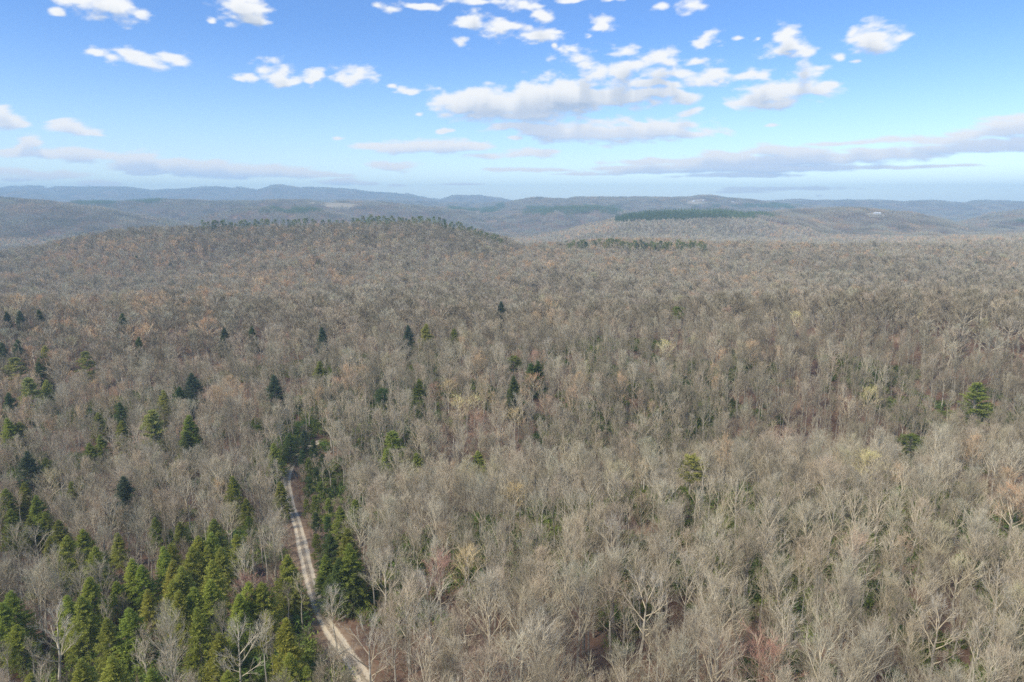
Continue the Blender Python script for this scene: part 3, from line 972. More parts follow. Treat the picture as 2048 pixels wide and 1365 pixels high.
ISOLATED = [  # (u, v, h, kind, tone, label)
    (1954, 767, 24, 'p', 3, 'lone bright green layered pine rising above grey woods at far right'),
    (1822, 872, 13, 'r', 2, 'round topped dark green pine below and left of the lone layered pine'),
    (1382, 915, 12, 'r', 4, 'yellow green leafy crown in the grey woods right of centre'),
    (377, 833, 20, 'h', 2, 'tall dark hemlock beside the large pale pine on the left slope'),
    (372, 865, 16, 'h', 1, 'low dark hemlock hugging the foot of a taller dark hemlock'),
    (301, 823, 21, 'p', 4, 'large pale yellow green pine on the left slope'),
    (310, 850, 14, 'h', 2, 'hemlock directly in front of the large pale yellow green pine'),
    (326, 782, 16, 'h', 4, 'broad yellowish green hemlock above the large pale pine'),
    (383, 748, 20, 'h', 0, 'tall narrow grey green hemlock right of the broad yellowish one'),
    (359, 775, 14, 'h', 1, 'small dark hemlock tip between the broad yellowish hemlock and the tall grey green one'),
    (243, 844, 17, 'h', 2, 'rounded mid green hemlock left of the large pale pine'),
    (239, 806, 14, 'h', 1, 'narrow dark hemlock just above the rounded mid green one'),
    (200, 871, 13, 'h', 2, 'small dark hemlock lowest of three left of the rounded one'),
    (178, 888, 11, 'h', 2, 'small hemlock touching the left side of another small hemlock'),
    (195, 827, 12, 'h', 3, 'small bright hemlock above the pair of small dark hemlocks'),
    (169, 705, 20, 'p', 4, 'pale feathery white pine alone on the left hillside'),
    (27, 717, 21, 'p', 4, 'pale feathery pine near left edge beside a darker round hemlock'),
    (55, 758, 21, 'p', 4, 'wide pale green pine with layered boughs near left edge'),
    (82, 715, 17, 'h', 1, 'dark rounded hemlock between two pale feathery pines at left'),
    (92, 762, 17, 'h', 4, 'soft yellow green hemlock right of the wide pale pine'),
    (244, 628, 17, 'h', 1, 'small dark pointed hemlock standing alone, farthest up the left slope'),
    (277, 676, 17, 'h', 1, 'small dark pointed hemlock below and right of a similar lone one'),
    (77, 621, 15, 'h', 1, 'small dark conifer on the left crest, right of a close pair'),
    (39, 623, 15, 'h', 0, 'grey green conifer in the middle of the left crest row'),
    (12, 625, 14, 'h', 1, 'dark conifer at the left end of the left crest row'),
    (448, 656, 18, 'h', 0, 'narrow grey green hemlock left of a pale branching bare tree'),
    (504, 654, 15, 'h', 1, 'small dark hemlock directly above a pale branching bare tree'),
    (345, 562, 16, 'h', 1, 'dark conifer at the left of the little group below the ridge foot'),
    (356, 570, 14, 'h', 1, 'dark conifer in the middle of the little group below the ridge foot'),
    (372, 575, 14, 'h', 2, 'green conifer at the right of the little group below the ridge foot'),
    (321, 560, 13, 'h', 2, 'small green conifer left of the little group below the ridge foot'),
    (639, 724, 18, 'h', 2, 'narrow olive green conifer above the end of the track'),
    (643, 656, 20, 'h', 0, 'hazy dark grey conifer mass above the narrow olive conifer'),
    (547, 751, 19, 'h', 0, 'dark grey green hemlock half hidden among bare trees left of centre'),
    (816, 652, 19, 'h', 0, 'blue green conifer left of a yellow green one near centre'),
    (852, 649, 17, 'h', 4, 'yellow green conifer right of a blue green one near centre'),
    (908, 659, 14, 'h', 2, 'small faint green conifer left of the picture centre'),
    (1002, 604, 20, 'h', 0, 'tall hazy dark conifer above the picture centre'),
    (1382, 574, 15, 'h', 1, 'small dark conifer right of centre near a round green crown'),
    (1356, 616, 13, 'r', 2, 'round dark green crown right of centre'),
    (1028, 717, 13, 'r', 2, 'round green crown just above the orange tipped trees at centre'),
    (1062, 728, 16, 'h', 1, 'dark green conifer left one of a touching pair at centre'),
    (1076, 724, 15, 'h', 1, 'dark green conifer right one of a touching pair at centre'),
    (1027, 755, 21, 'h', 1, 'tall dark narrow conifer standing before bare trees at centre'),
    (838, 760, 13, 'h', 2, 'small olive conifer among bare trees left of centre'),
    (767, 782, 12, 'r', 1, 'small dark green bushy crown left of centre'),
    (784, 866, 19, 'p', 3, 'bright green layered pine right of the track end'),
    (773, 902, 15, 'h', 3, 'bright rounded hemlock in front of the bright layered pine'),
    (833, 909, 13, 'h', 3, 'small bright hemlock right of the layered pine'),
    (956, 905, 14, 'h', 3, 'single rounded green hemlock in the hollow at centre'),
    (246, 955, 18, 'h', 0, 'dark shadowy hemlock above the clump left of the track'),
    (17, 787, 18, 'h', 1, 'dark bluish hemlock at left edge under the wide pale pine'),
    (14, 838, 18, 'h', 3, 'bright green rounded hemlock at the left edge'),
    (38, 847, 15, 'h', 2, 'smaller green hemlock right of the bright one at left edge'),
    (53, 905, 18, 'h', 0, 'dark hemlock behind bare trees at the left, below the edge pair'),
    (91, 917, 11, 'h', 2, 'small green hemlock tip above a pale yellow crown at left'),
    (34, 681, 14, 'h', 1, 'small dark conifer near left edge above the feathery pines'),
    (3, 686, 14, 'h', 1, 'small dark conifer cut by the left edge'),
    (89, 693, 15, 'h', 4, 'olive conifer above the dark rounded hemlock at left'),
    (1504, 596, 12, 'r', 1, 'tiny dark round crown left one of two above the hill crest at right'),
    (1591, 595, 12, 'r', 1, 'tiny dark round crown right one of two, over a pale yellow tree'),
    (1944, 560, 13, 'r', 2, 'small green crown far right above the hill crest'),
    (1956, 557, 14, 'h', 2, 'small green conifer behind the small green crown at far right'),
    (547, 888, 13, 'h', 3, 'bright green young hemlock left of the track bend'),
    (578, 868, 11, 'h', 1, 'dark young hemlock above the track bend'),
    (608, 862, 9, 'h', 0, 'blue green young conifer right of the dark one above the track bend'),
    (560, 965, 11, 'h', 2, 'green conifer leaning over the left verge of the track'),
    (272, 512, 17, 'h', 1, 'pointed green conifer at the left foot of the pine topped ridge'),
    (55, 515, 13, 'h', 1, 'tiny conifer low on the left flank of the ridge'),
    (35, 532, 12, 'h', 2, 'tiny conifer nearest the left edge under the ridge flank'),
    (65, 547, 14, 'h', 1, 'small dark conifer below the tiny ones at the left flank'),
    (182, 482, 13, 'h', 1, 'tiny dark conifer high on the left flank of the ridge'),
    (340, 525, 15, 'h', 0, 'faint grey green conifer below the left half of the ridge'),
    (637, 521, 17, 'h', 2, 'bright small conifer under the middle of the ridge'),
    (620, 537, 17, 'h', 1, 'dark slanting conifer left of the bright small one under the ridge'),
    (680, 545, 14, 'h', 1, 'dark small conifer right of the bright small one under the ridge'),
    (630, 500, 14, 'r', 0, 'faint round conifer above the bright small one under the ridge'),
    (1501, 527, 13, 'r', 1, 'tiny dark crown in the flat woods right of the pine stand'),
    (1441, 542, 14, 'h', 1, 'tiny pointed conifer left one of two below the pine stand'),
    (1506, 546, 14, 'h', 1, 'tiny pointed conifer right one of two below the pine stand'),
    (1609, 542, 12, 'h', 1, 'tiny conifer between the flat woods groups at right'),
    (1881, 517, 13, 'r', 1, 'tiny round crown left of the dark group at far right'),
    (1941, 523, 11, 'r', 3, 'tiny flat topped green crown at the left of the far right group'),
    (1957, 525, 15, 'r', 1, 'dark round crown in the middle of the far right group'),
    (1989, 524, 14, 'r', 2, 'olive round crown at the right of the far right group'),
    (2026, 535, 16, 'h', 0, 'dark narrow conifer near the right edge of the flat woods'),
    (1854, 545, 13, 'h', 1, 'tiny pointed conifer below the round crown at far right'),
    (1909, 482, 14, 'h', 0, 'faint blue green conifer on the low hill at far right'),
    (1671, 492, 10, 'r', 1, 'tiny dark tuft on the crest of the flat woods at right'),
]
TRACKSIDE = [(605, 902, 11, 'y'), (632, 936, 13, 'y'), (617, 955, 12, 'y'), (640, 965, 12, 'y'), (632, 1026, 9, 'y'), (655, 1000, 11, 'y'), (680, 1013, 14, 'h'), (694, 1060, 16, 'h'), (660, 1071, 14, 'h'), (650, 1112, 12, 'h'), (698, 1090, 18, 'h'), (677, 1120, 15, 'h'), (632, 1070, 8, 'y'), (655, 1035, 10, 'y'), (710, 1000, 12, 'h'), (627, 880, 12, 'y'), (616, 918, 10, 'y'), (645, 910, 12, 'y'), (612, 1000, 7, 'y'), (630, 992, 10, 'y'), (668, 960, 10, 'y'), (660, 1150, 10, 'h'), (707, 1140, 12, 'h')]
TONES = np.array([[0.11, 0.145, 0.085], [0.12, 0.165, 0.055], [0.25, 0.280, 0.065], [0.33, 0.365, 0.080], [0.38, 0.39, 0.12]])

CON = []       # dicts: x y h mesh tone label group name
UP = {'h': HEM_M, 'p': PIN_M[:2], 'y': PIN_M[2:], 'r': RND_M[:1]}
H0 = {'h': [18, 18, 18, 17], 'p': [21, 20], 'y': [9], 'r': [18]}
NAMES = {'h': 'hemlock_tree', 'p': 'pine_tree', 'y': 'pine_tree', 'r': 'pine_tree'}
ORD = ['first', 'second', 'third', 'fourth', 'fifth', 'sixth', 'seventh', 'eighth', 'ninth', 'tenth', 'eleventh', 'twelfth', 'thirteenth', 'fourteenth', 'fifteenth']


def ordinal(i, n):
    if i == 0:
        return 'leftmost'
    if i == n - 1:
        return 'rightmost'
    return (ORD[i] + ' from the left') if i < (n + 1) // 2 else (ORD[n - 1 - i] + ' from the right')


def row_labels(items, fmt):
    """items (u, v): returns labels ordered from left to right within the row"""
    order = sorted(range(len(items)), key=lambda k: items[k][0])
    out = [None] * len(items)
    for r, k in enumerate(order):
        out[k] = fmt % ordinal(r, len(items))
    return out


# the crowded hemlocks left of the track fall into rows; each is named by its place in the row
bands = [(940, 1030, 'dark olive hemlock, %s in the back row of the lower left clump'), (1030, 1068, 'olive green hemlock, %s in the upper row of the lower left clump'),
         (1068, 1108, 'olive green hemlock, %s in the middle row of the lower left clump'), (1108, 1160, 'bright olive hemlock, %s in the row below the middle of the clump'),
         (1160, 1200, 'sunlit olive hemlock, %s in the wide row left of the track'), (1200, 1290, 'large olive hemlock, %s in the front row left of the track'), (1290, 1400, 'feathery olive hemlock, %s along the bottom edge of the photo')]
for lo, hi, fmt in bands:
    its = [q for q in LOWER_LEFT if lo <= q[1] < hi]
    for q, lb in zip(its, row_labels(its, fmt)):
        tone = 2 if q[1] < 1060 else 3
        CON.append(dict(u=q[0], v=q[1], h=q[2] * 0.86, k='h', tone=tone, label=lb, group='hemlocks crowded left of the dirt track'))
for (u, v, h, k, tone, lb) in ISOLATED:
    CON.append(dict(u=u, v=v, h=h + 2.5, k=k, tone=tone, label=lb, group='evergreens scattered through the bare woods'))
for lo, hi, fmt in [(850, 930, 'young dark evergreen, %s in the group at the track bend'), (930, 978, 'young green evergreen on the right verge, %s below the bend'), (978, 1045, 'young dark green evergreen, %s of the row right of the track'),
                    (1045, 1105, 'dark green evergreen, %s in the thick group right of the track'), (1105, 1200, 'dark bushy evergreen, %s below the thick group right of the track')]:
    its = [q for q in TRACKSIDE if lo <= q[1] < hi]
    for q, lb in zip(its, row_labels(its, fmt)):
        CON.append(dict(u=q[0], v=q[1], h=q[2], k=q[3], tone=int(RNG.integers(1, 3)), label=lb, group='evergreens along the right side of the track'))

cx, cy = ray_hit([c['u'] for c in CON], [c['v'] for c in CON], [c['h'] for c in CON])
for c, x, y in zip(CON, cx, cy):
    c['x'], c['y'] = float(x), float(y)

# pines on the crest of the ridge, and the pine stand on the rim of the flat woods
CREST = []
for u in list(range(404, 552, 6)) + list(range(568, 640, 8)) + list(range(644, 700, 14)) + list(range(706, 1006, 6)):
    uu = u + RNG.uniform(-2.5, 2.5)
    rowv = np.interp(uu, [400, 560, 700, 800, 850, 900, 940, 1005], [436, 438, 437, 431, 434, 441, 452, 473])
    CREST.append((uu, rowv + RNG.uniform(-1.5, 3.0), 'crest'))
STAND = []
for k in range(64):
    uu = 1128 + (1412 - 1128) * (k + RNG.random()) / 64
    vv = np.interp(uu, [1128, 1180, 1240, 1300, 1412], [486, 478, 480, 484, 484]) + RNG.uniform(-1, 3)
    STAND.append((uu, vv, 'stand'))


def crest_place(items, h, yr):
    """tip on the photo sight line, standing on the highest visible ground between two distances"""
    res = []
    for (u, v, _) in items:
        d = px_dir(u, v)
        t = np.linspace(yr[0], yr[1], 160) / d[1]
        X, Y, Z = d[0] * t, d[1] * t, ZC + d[2] * t
        e = np.abs(Z - (ground(X, Y) + h))
        k = int(np.argmin(e))
        res.append((X[k], Y[k]))
    return res


for (items, yr, gname, fmt, hh) in ((CREST, (1080, 1260), 'pines along the crest of the long ridge', 'slender dark pine in the row on the ridge crest, %s', 29), (STAND, (1060, 1330), 'pines of the dark stand on the rim of the flat woods', 'dark green pine of the narrow stand on the rim, %s', 27)):
    for (u, v, _), (x, y) in zip(items, crest_place(items, hh, yr)):
        if items is CREST:
            where = 'at its left end' if u < 470 else 'left of its middle' if u < 640 else 'in its middle' if u < 745 else 'at its highest part' if u < 860 else 'on its right slope'
        else:
            where = 'at its left end' if u < 1195 else 'in its middle' if u < 1310 else 'at its thin right end'
        CON.append(dict(u=u, v=v, h=hh * RNG.uniform(0.85, 1.12), k='c', tone=2 if RNG.random() < .7 else 1, label=fmt % where, group=gname + ' ' + where, x=x, y=y))


def make_tree(name, label, category, group, tr_me, cr_me, loc, rz, scl, tint, tilt=(0, 0)):
    """a tree: an Empty at its foot that parents trunk and crown"""
    e = bpy.data.objects.new(name, None)
    COL.objects.link(e)
    e.location = loc
    e.rotation_euler = (tilt[0], tilt[1], rz)
    e.scale = scl
    e.empty_display_size = 0.5
    e['label'] = label
    e['category'] = category
    if group:
        e['group'] = group
    for nm, me in (('trunk', tr_me), ('crown', cr_me)):
        o = bpy.data.objects.new(nm, me)
        o['tint'] = [float(q) for q in tint]
        COL.objects.link(o)
        o.parent = e
    return e


for c in CON:
    k = c['k']
    if k == 'c':
        j = int(RNG.integers(1, 3))
        tm, cm = RND_M[j]
        s = c['h'] / 22.0
        w = s * RNG.uniform(0.95, 1.4)
        nm = 'pine_tree'
    else:
        j = int(RNG.integers(0, len(UP[k])))
        tm, cm = UP[k][j]
        s = c['h'] / H0[k][j]
        w = s ** 0.75 * RNG.uniform(0.9, 1.15) * {'h': 1.0, 'p': 1.4, 'y': 0.85, 'r': 1.2}[k] * (1.15 if c['group'].startswith('evergreens scattered') else 1.0)
        nm = NAMES[k]
    c['R'] = 4.0 * w
    tone = TONES[c['tone']] * (0.9 + 0.2 * RNG.random()) * (1 + RNG.normal(size=3) * 0.04)
    z = float(ground(c['x'], c['y'])) - 0.1
    make_tree(nm, c['label'], 'tree', c['group'], tm, cm, (c['x'], c['y'], z), RNG.uniform(0, 6.28), (w, w, s), tone)

# ------------------------------------------------------------------ coloured and pale bare trees seen singly
YEL, GOLD, RED, ORG, PALE, PINK = (0.80, 0.70, 0.22), (0.76, 0.54, 0.19), (0.56, 0.25, 0.16), (0.74, 0.40, 0.19), (0.54, 0.49, 0.40), (0.50, 0.30, 0.24)
HERO = [
    (1590, 622, 18, 4, YEL, 'pale yellow budding tree on the crest of the right hillside'),
    (1333, 680, 16, 4, YEL, 'small bright yellow flowering tree right of centre'),
    (918, 792, 17, 4, YEL, 'left of two wide yellow budding crowns near centre'),
    (948, 790, 16, 4, YEL, 'right of two wide yellow budding crowns near centre'),
    (1030, 818, 17, 4, GOLD, 'golden orange budding tree before the tall dark conifer at centre'),
    (1742, 776, 18, 1, YEL, 'dull yellow budding tree low on the right hillside'),
    (1736, 898, 15, 2, YEL, 'low yellow budding crown left of the round topped pine'),
    (1028, 965, 14, 4, GOLD, 'small golden budding tree in the hollow at centre'),
    (942, 1098, 15, 4, GOLD, 'golden budding tree beside a reddish crown in the lower middle'),
    (84, 940, 17, 1, (0.58, 0.50, 0.24), 'pale yellow rounded crown among grey trees at left'),
    (1066, 748, 19, 4, ORG, 'peach orange budding tree right of the green pair at centre'),
    (896, 762, 16, 4, GOLD, 'small peach yellow crown left of centre'),
    (872, 766, 15, 4, RED, 'small red crown touching the peach yellow one left of centre'),
    (954, 822, 18, 1, RED, 'rosy red budding crown below the two yellow crowns'),
    (1530, 1268, 17, 1, (0.62, 0.26, 0.18), 'bare tree with bright red budding top in the lower right'),
    (2036, 972, 17, 0, ORG, 'orange budding crown at the right edge'),
    (880, 1108, 18, 0, (0.50, 0.20, 0.15), 'red twigged spreading crown beside the golden tree in the lower middle'),
    (1078, 700, 18, 1, RED, 'pinkish red crown above the green pair at centre'),
    (500, 1150, 15, 0, (0.52, 0.22, 0.17), 'reddish crown between the sunlit hemlocks and the track'),
    (735, 1248, 20, 12, PALE, 'pale crooked sycamore right beside the track at the bottom'),
    (667, 1175, 17, 6, PALE, 'slender pale tree between the track and the dark evergreens'),
    (1228, 1042, 21, 12, PALE, 'large pale tree with wide forked limbs in the lower middle'),
    (1290, 1150, 21, 12, PALE, 'large pale spreading tree right of the wide forked one'),
    (70, 1060, 16, 12, PALE, 'pale forked bare tree against dark hemlocks near left edge'),
    (860, 1155, 20, 12, PALE, 'pale crooked bare tree below the red twigged crown'),
    (2000, 1165, 21, 12, PALE, 'tall pale forked tree near the right edge at the bottom'),
    (1880, 1210, 19, 12, PALE, 'pale spreading tree left of the tall forked one at lower right'),
    (520, 680, 19, 12, PALE, 'pale branching bare tree alone on the left slope under a dark hemlock'),
    (100, 1225, 19, 12, PALE, 'big pale twisting bare tree among hemlocks at lower left'),
    (470, 1255, 18, 12, PALE, 'pale bare tree with open limbs between the big hemlock and the track'),
    (225, 870, 17, 12, PALE, 'pale forked bare tree below the rounded mid green hemlock'),
]
HERO = [(u, v, h + (0 if tint is PALE else 2.5), j, tint, lb) for (u, v, h, j, tint, lb) in HERO]
hx, hy = ray_hit([q[0] for q in HERO], [q[1] for q in HERO], [q[2] for q in HERO])
for (u, v, h, j, tint, lb), x, y in zip(HERO, hx, hy):
    j = 3 + (j % 3) if j == 4 else j
    s = h / 20.0
    w = s * RNG.uniform(0.95, 1.1) * (0.95 if tint is PALE else 1.3)
    t3 = np.array(tint) * (0.95 + 0.1 * RNG.random())
    make_tree('bare_tree', lb, 'tree', None, NEAR_TR[j], NEAR_CR[j], (float(x), float(y), float(ground(x, y)) - 0.1), RNG.uniform(0, 6.28), (w, w, s), t3, (RNG.normal() * .03, RNG.normal() * .03))


# ------------------------------------------------------------------ the bare woods
def grid_pts(r0, r1, s, azlim, seed):
    rg = np.random.default_rng(seed)
    n = int(r1 / s) + 2
    gx = np.arange(-n, n + 1) * s
    gy = np.arange(-2, n + 1) * s
    X, Y = np.meshgrid(gx, gy)
    X = X + (np.arange(len(gy)) % 2)[:, None] * s * 0.5
    X = (X + rg.uniform(-0.42, 0.42, X.shape) * s).ravel()
    Y = (Y + rg.uniform(-0.42, 0.42, Y.shape) * s).ravel()
    r = np.hypot(X, Y)
    a = np.abs(np.arctan2(X, Y))
    k = (r > r0) & (r < r1) & (a < azlim)
    return X[k], Y[k], rg


def tint_field(x, y, rg):
    """bud and twig colour of the bare trees: grey-beige, with warm, olive and reddish trees mixed in by stand, plus painted shade under the ridge crest"""
    n = len(x)
    pal = np.array([[0.47, 0.415, 0.29], [0.50, 0.395, 0.26], [0.32, 0.265, 0.165], [0.68, 0.42, 0.21], [0.54, 0.36, 0.22], [0.51, 0.45, 0.24]])
    wgt = np.tile(np.array([[5.0, 2.5, 1.6, 0.15, 0.12, 0.4]]), (n, 1))
    s = x / np.maximum(y, 1)
    warm = np.clip(fbm(x / 130, y / 130, 3, 51) * 2.2 + 0.15, 0, 1)
    wgt[:, 3] += 4.2 * warm * (y > 300)
    wgt[:, 4] += 0.8 * warm * (y > 250)
    wgt[:, 1] += 3 * warm
    oliv = np.clip((s - 0.02) / 0.12, 0, 1) * (y > 240) * (y < 520)
    wgt[:, 2] += 14 * oliv
    wgt[:, 3] *= 1 - 0.6 * oliv
    wgt[:, 2] += 9 * np.clip(fbm(x / 230 + 5, y / 230, 3, 57) * 2.4 - 0.1, 0, 1) * (y > 250)
    wgt[:, 2] += 16 * (y > 1000) * (y < 1190) * (s > -0.5) * (s < -0.05)  # darker palette paints the shaded face below the ridge crest
    c = np.cumsum(wgt, 1)
    k = (rg.random(n)[:, None] * c[:, -1:] > c).sum(1)
    t = pal[k] * 1.08 * (0.90 + 0.20 * rg.random((n, 1)))
    return t * (1 + rg.normal(size=(n, 3)) * 0.025), k


# sight lines that must stay open: the track and the named trees
tgt, frac = [], []
vis = np.hypot(TX, TY) > 95
gz = ground(TX, TY) + 0.3
for i in np.where(vis)[0][::2]:
    u_, v_ = to_px(TX[i], TY[i], gz[i])
    if v_ < 1400:
        tgt.append((TX[i], TY[i], gz[i]))
        frac.append(0.95 if v_ < 1170 else 0.28)
for c in CON:
    if c['k'] == 'c':
        continue
    z0 = float(ground(c['x'], c['y']))
    for q, fr in ((0.92, 0.95), (0.66, 0.8)):
        tgt.append((c['x'], c['y'], z0 + c['h'] * q))
        frac.append(fr)
for (u, v, h, j, tint, lb), x, y in zip(HERO, hx, hy):
    z0 = float(ground(x, y))
    for q in (0.92, 0.65):
        tgt.append((x, y, z0 + h * q))
        frac.append(0.7 if tint is PALE else 1.0)
tgt, frac = np.array(tgt), np.array(frac)


def open_sight(x, y, H, R):
    """False where a tree would stand in one of those sight lines"""
    ok = np.ones(len(x), bool)
    near = np.hypot(x, y) < 620
    idx = np.where(near)[0]
    gz_ = ground(x[idx], y[idx])
    for (a, b, c), fr in zip(tgt, frac):
        L2 = a * a + b * b
        t = (x[idx] * a + y[idx] * b) / L2
        lat = np.abs(x[idx] * b - y[idx] * a) / math.sqrt(L2)
        zr = ZC + (c - ZC) * t
        hgt = zr - gz_
        bad = (t > 0.05) & (t < 0.995) & (lat < R[idx] * fr) & (hgt < H[idx] * 0.97) & (hgt > H[idx] * 0.35)
        ok[idx[bad]] = False
    dtr = np.min(np.hypot(x[idx][:, None] - TX[None, ::3], y[idx][:, None] - TY[None, ::3]), 1)
    ok[idx[dtr < 3.2 + 0.25 * R[idx]]] = False
    for q in CON:
        if q['k'] == 'c':
            continue
        ok[np.hypot(x - q['x'], y - q['y']) < q['R'] * 0.8 + R * 0.25] = False
    for a, b in zip(hx, hy):
        ok[np.hypot(x - a, y - b) < 3.5] = False
    return ok


HK = np.array([19.5] * 3 + [20] * 3 + [19.5] * 2 + [9.0] * 2 + [17.5] * 2)
RK = np.array([5.2] * 3 + [4.0] * 3 + [2.6] * 2 + [1.9] * 2 + [1.3] * 2)


def wood(r0, r1, s, seed, probs):
    x, y, rg = grid_pts(r0, r1, s, 0.86, seed)
    k = rg.choice(len(probs), len(x), p=np.array(probs) / sum(probs))
    hill = (y > 250) & (x / y > 0.0) & (rg.random(len(x)) < 0.55)
    k = np.where(hill, np.where(rg.random(len(x)) < 0.5, 6, 3) + rg.integers(0, 2, len(x)), k)
    sc = rg.uniform(0.78, 1.16, len(x)) * (1 + 0.22 * fbm(x / 40, y / 40, 2, 91))
    H, R = HK[k] * sc, RK[k] * sc
    ok = open_sight(x, y, H, R)
    return x[ok], y[ok], k[ok], sc[ok], rg


x, y, k, sc, rg = wood(45, 430, 5.75, 21, [2.6, 2.6, 2.6, 3, 3, 3, 2, 2, 1.4, 1.4, 3.2, 3.2])
tint, pk = tint_field(x, y, rg)
z = ground(x, y) - 0.1
rz = rg.uniform(0, 6.283, len(x))
asp = rg.uniform(0.88, 1.14, len(x))
u_, v_ = to_px(x, y, z + HK[k] * sc * 0.9)
inv = (u_ > -20) & (u_ < 2068) & (v_ < 1375) & (y > 0)
order = np.argsort(np.where(inv & ((k < 8) | (k > 9)), np.hypot(x, y), 1e9))
single = order[:268]
mask = np.zeros(len(x), bool)
mask[single] = True
TINTW = ['grey', 'tan', 'olive grey', 'orange tinged', 'red tinged', 'yellowish grey']
hem_xy = np.array([(c['x'], c['y']) for c in CON if c['group'].startswith('hemlocks')])
info, cells = {}, {}
for i in single:
    dt = np.min(np.hypot(x[i] - TX, y[i] - TY))
    dh = np.min(np.hypot(hem_xy[:, 0] - x[i], hem_xy[:, 1] - y[i]))
    uu, vv = u_[i], v_[i]
    side = np.interp(y[i], TY, TX)
    if dt < 9:
        where, grp = '%s edge of the track' % ('left' if x[i] < side else 'right'), 'bare trees beside the dirt track'
    elif x[i] < side and dh < 9:
        where, grp = 'among the hemlocks', 'bare trees among the hemlocks'
    elif x[i] < side:
        where, grp = 'left of track', 'bare trees left of the track'
    elif uu < 960:
        where, grp = 'right of track', 'bare trees in the lower middle'
    elif uu < 1250:
        where, grp = 'lower middle', 'bare trees in the lower middle'
    elif uu < 1550:
        where, grp = 'middle right', 'bare trees in the lower right'
    elif uu < 1800:
        where, grp = 'lower right', 'bare trees in the lower right'
    else:
        where, grp = 'right corner', 'bare trees in the lower right'
    row = 'bottom row' if vv > 1270 else 'second row' if vv > 1170 else 'third row' if vv > 1090 else 'fourth row'
    kd = {'broad': 'wide crowned', 'medium': 'round crowned', 'slim': 'slender', 'young': 'young', 'pole': 'pole thin'}[KIND_OF[k[i]]]
    key = ('%s %s bare tree' % (TINTW[pk[i]], kd), row, where)
    info[i] = (key, grp)
    cells.setdefault(key, []).append(i)
for i in single:
    key, grp = info[i]
    mem = sorted(cells[key], key=lambda q: u_[q])
    od = '' if len(mem) == 1 else ', ' + ('left one' if mem[0] == i else 'right one') if len(mem) == 2 else ', ' + ordinal(mem.index(i), len(mem))
    lb = '%s%s, %s, %s' % (key[0], od, key[1], key[2])
    make_tree('bare_tree', lb, 'tree', grp, NEAR_TR[k[i]], NEAR_CR[k[i]], (x[i], y[i], z[i]), rz[i], (sc[i] * asp[i], sc[i] * asp[i], sc[i]), tint[i])
m = ~mask
rot = np.c_[rg.normal(size=(len(x), 2)) * 0.035, rz]
scatter('bare_forest', C_NEAR, np.c_[x, y, z][m], rot[m], np.c_[sc * asp, sc * asp, sc][m], k[m], tint[m], 'leafless grey brown hardwood forest covering the middle slopes', 'forest')

x, y, rg = grid_pts(430, 1500, 9.0, 0.80, 22)
k = rg.choice(8, len(x), p=np.array([3, 3, 3, 2.4, 2.4, 2.4, 1.0, 1.0]) / 18.2)
sc = rg.uniform(0.76, 1.22, len(x)) * (1 + 0.12 * fbm(x / 40, y / 40, 2, 91))
ok = open_sight(x, y, HK[k] * sc, RK[k] * sc * 1.0)
con = np.array([(c['x'], c['y']) for c in CON if c['k'] == 'c'])
x, y, k, sc = x[ok], y[ok], k[ok], sc[ok]
# treeless gap where bare stems stand against the valley; pines replace the hardwoods in the stand
ok = np.ones(len(x), bool)
for a, b in con:
    ok &= np.hypot(x - a, y - b) > 4.5
x, y, k, sc = x[ok], y[ok], k[ok], sc[ok]
tint, pk = tint_field(x, y, rg)
n = len(x)
tint = tint * 0.92
scatter('bare_forest', C_MID, np.c_[x, y, ground(x, y) - 0.1], np.c_[rg.normal(size=(n, 2)) * 0.03, rg.uniform(0, 6.283, n)], np.c_[sc * 1.22, sc * 1.22, sc], k, tint, 'leafless hardwood forest from the middle distance to the pine topped ridge', 'forest')

# far woods: loose trees, then tiles of treetops
FARK = 4


def tile_mesh(seed, size, s, conifer=0.0):
    rg = np.random.default_rng(seed)
    vs_, fs, tips, mi, nv = [], [], [], [], 0
    src_b = [far_crown(19, 5.2, 34) for _ in range(3)]
    src_c = [far_crown(21, 3.6, 34, True) for _ in range(2)]
    n = int(size / s)
    for i in range(n):
        for j in range(n):
            px, py = ((i + rg.random()) * s - size / 2, (j + rg.random()) * s - size / 2)
            isc = rg.random() < conifer
            g = (src_c if isc else src_b)[int(rg.integers(0, 2))]
            v, f, tp = g.out()
            q = rg.uniform(0.8, 1.2)
            a = rg.uniform(0, 6.28)
            R2 = np.array([[math.cos(a), -math.sin(a), 0], [math.sin(a), math.cos(a), 0], [0, 0, 1]])
            vs_.append((v * q) @ R2.T + np.array([px, py, 0]))
            fs.append(f + nv)
            nv += len(v)
            tips.append(tp)
            mi.append(np.full(len(f), 1 if isc else 0))
    return make_mesh('treetops_tile', np.concatenate(vs_), np.concatenate(fs), [M_TWIG, M_NEEDLE], np.concatenate(mi), np.concatenate(tips))


C_TILE = template_collection('treetops', [tile_mesh(s_, 62, 8.6) for s_ in (1, 2, 3, 4)])
C_PTILE = template_collection('pinetops', [tile_mesh(s_, 62, 7.0, 0.72) for s_ in (5, 6)])
FIELDS = []            # (x, y, rx, ry)


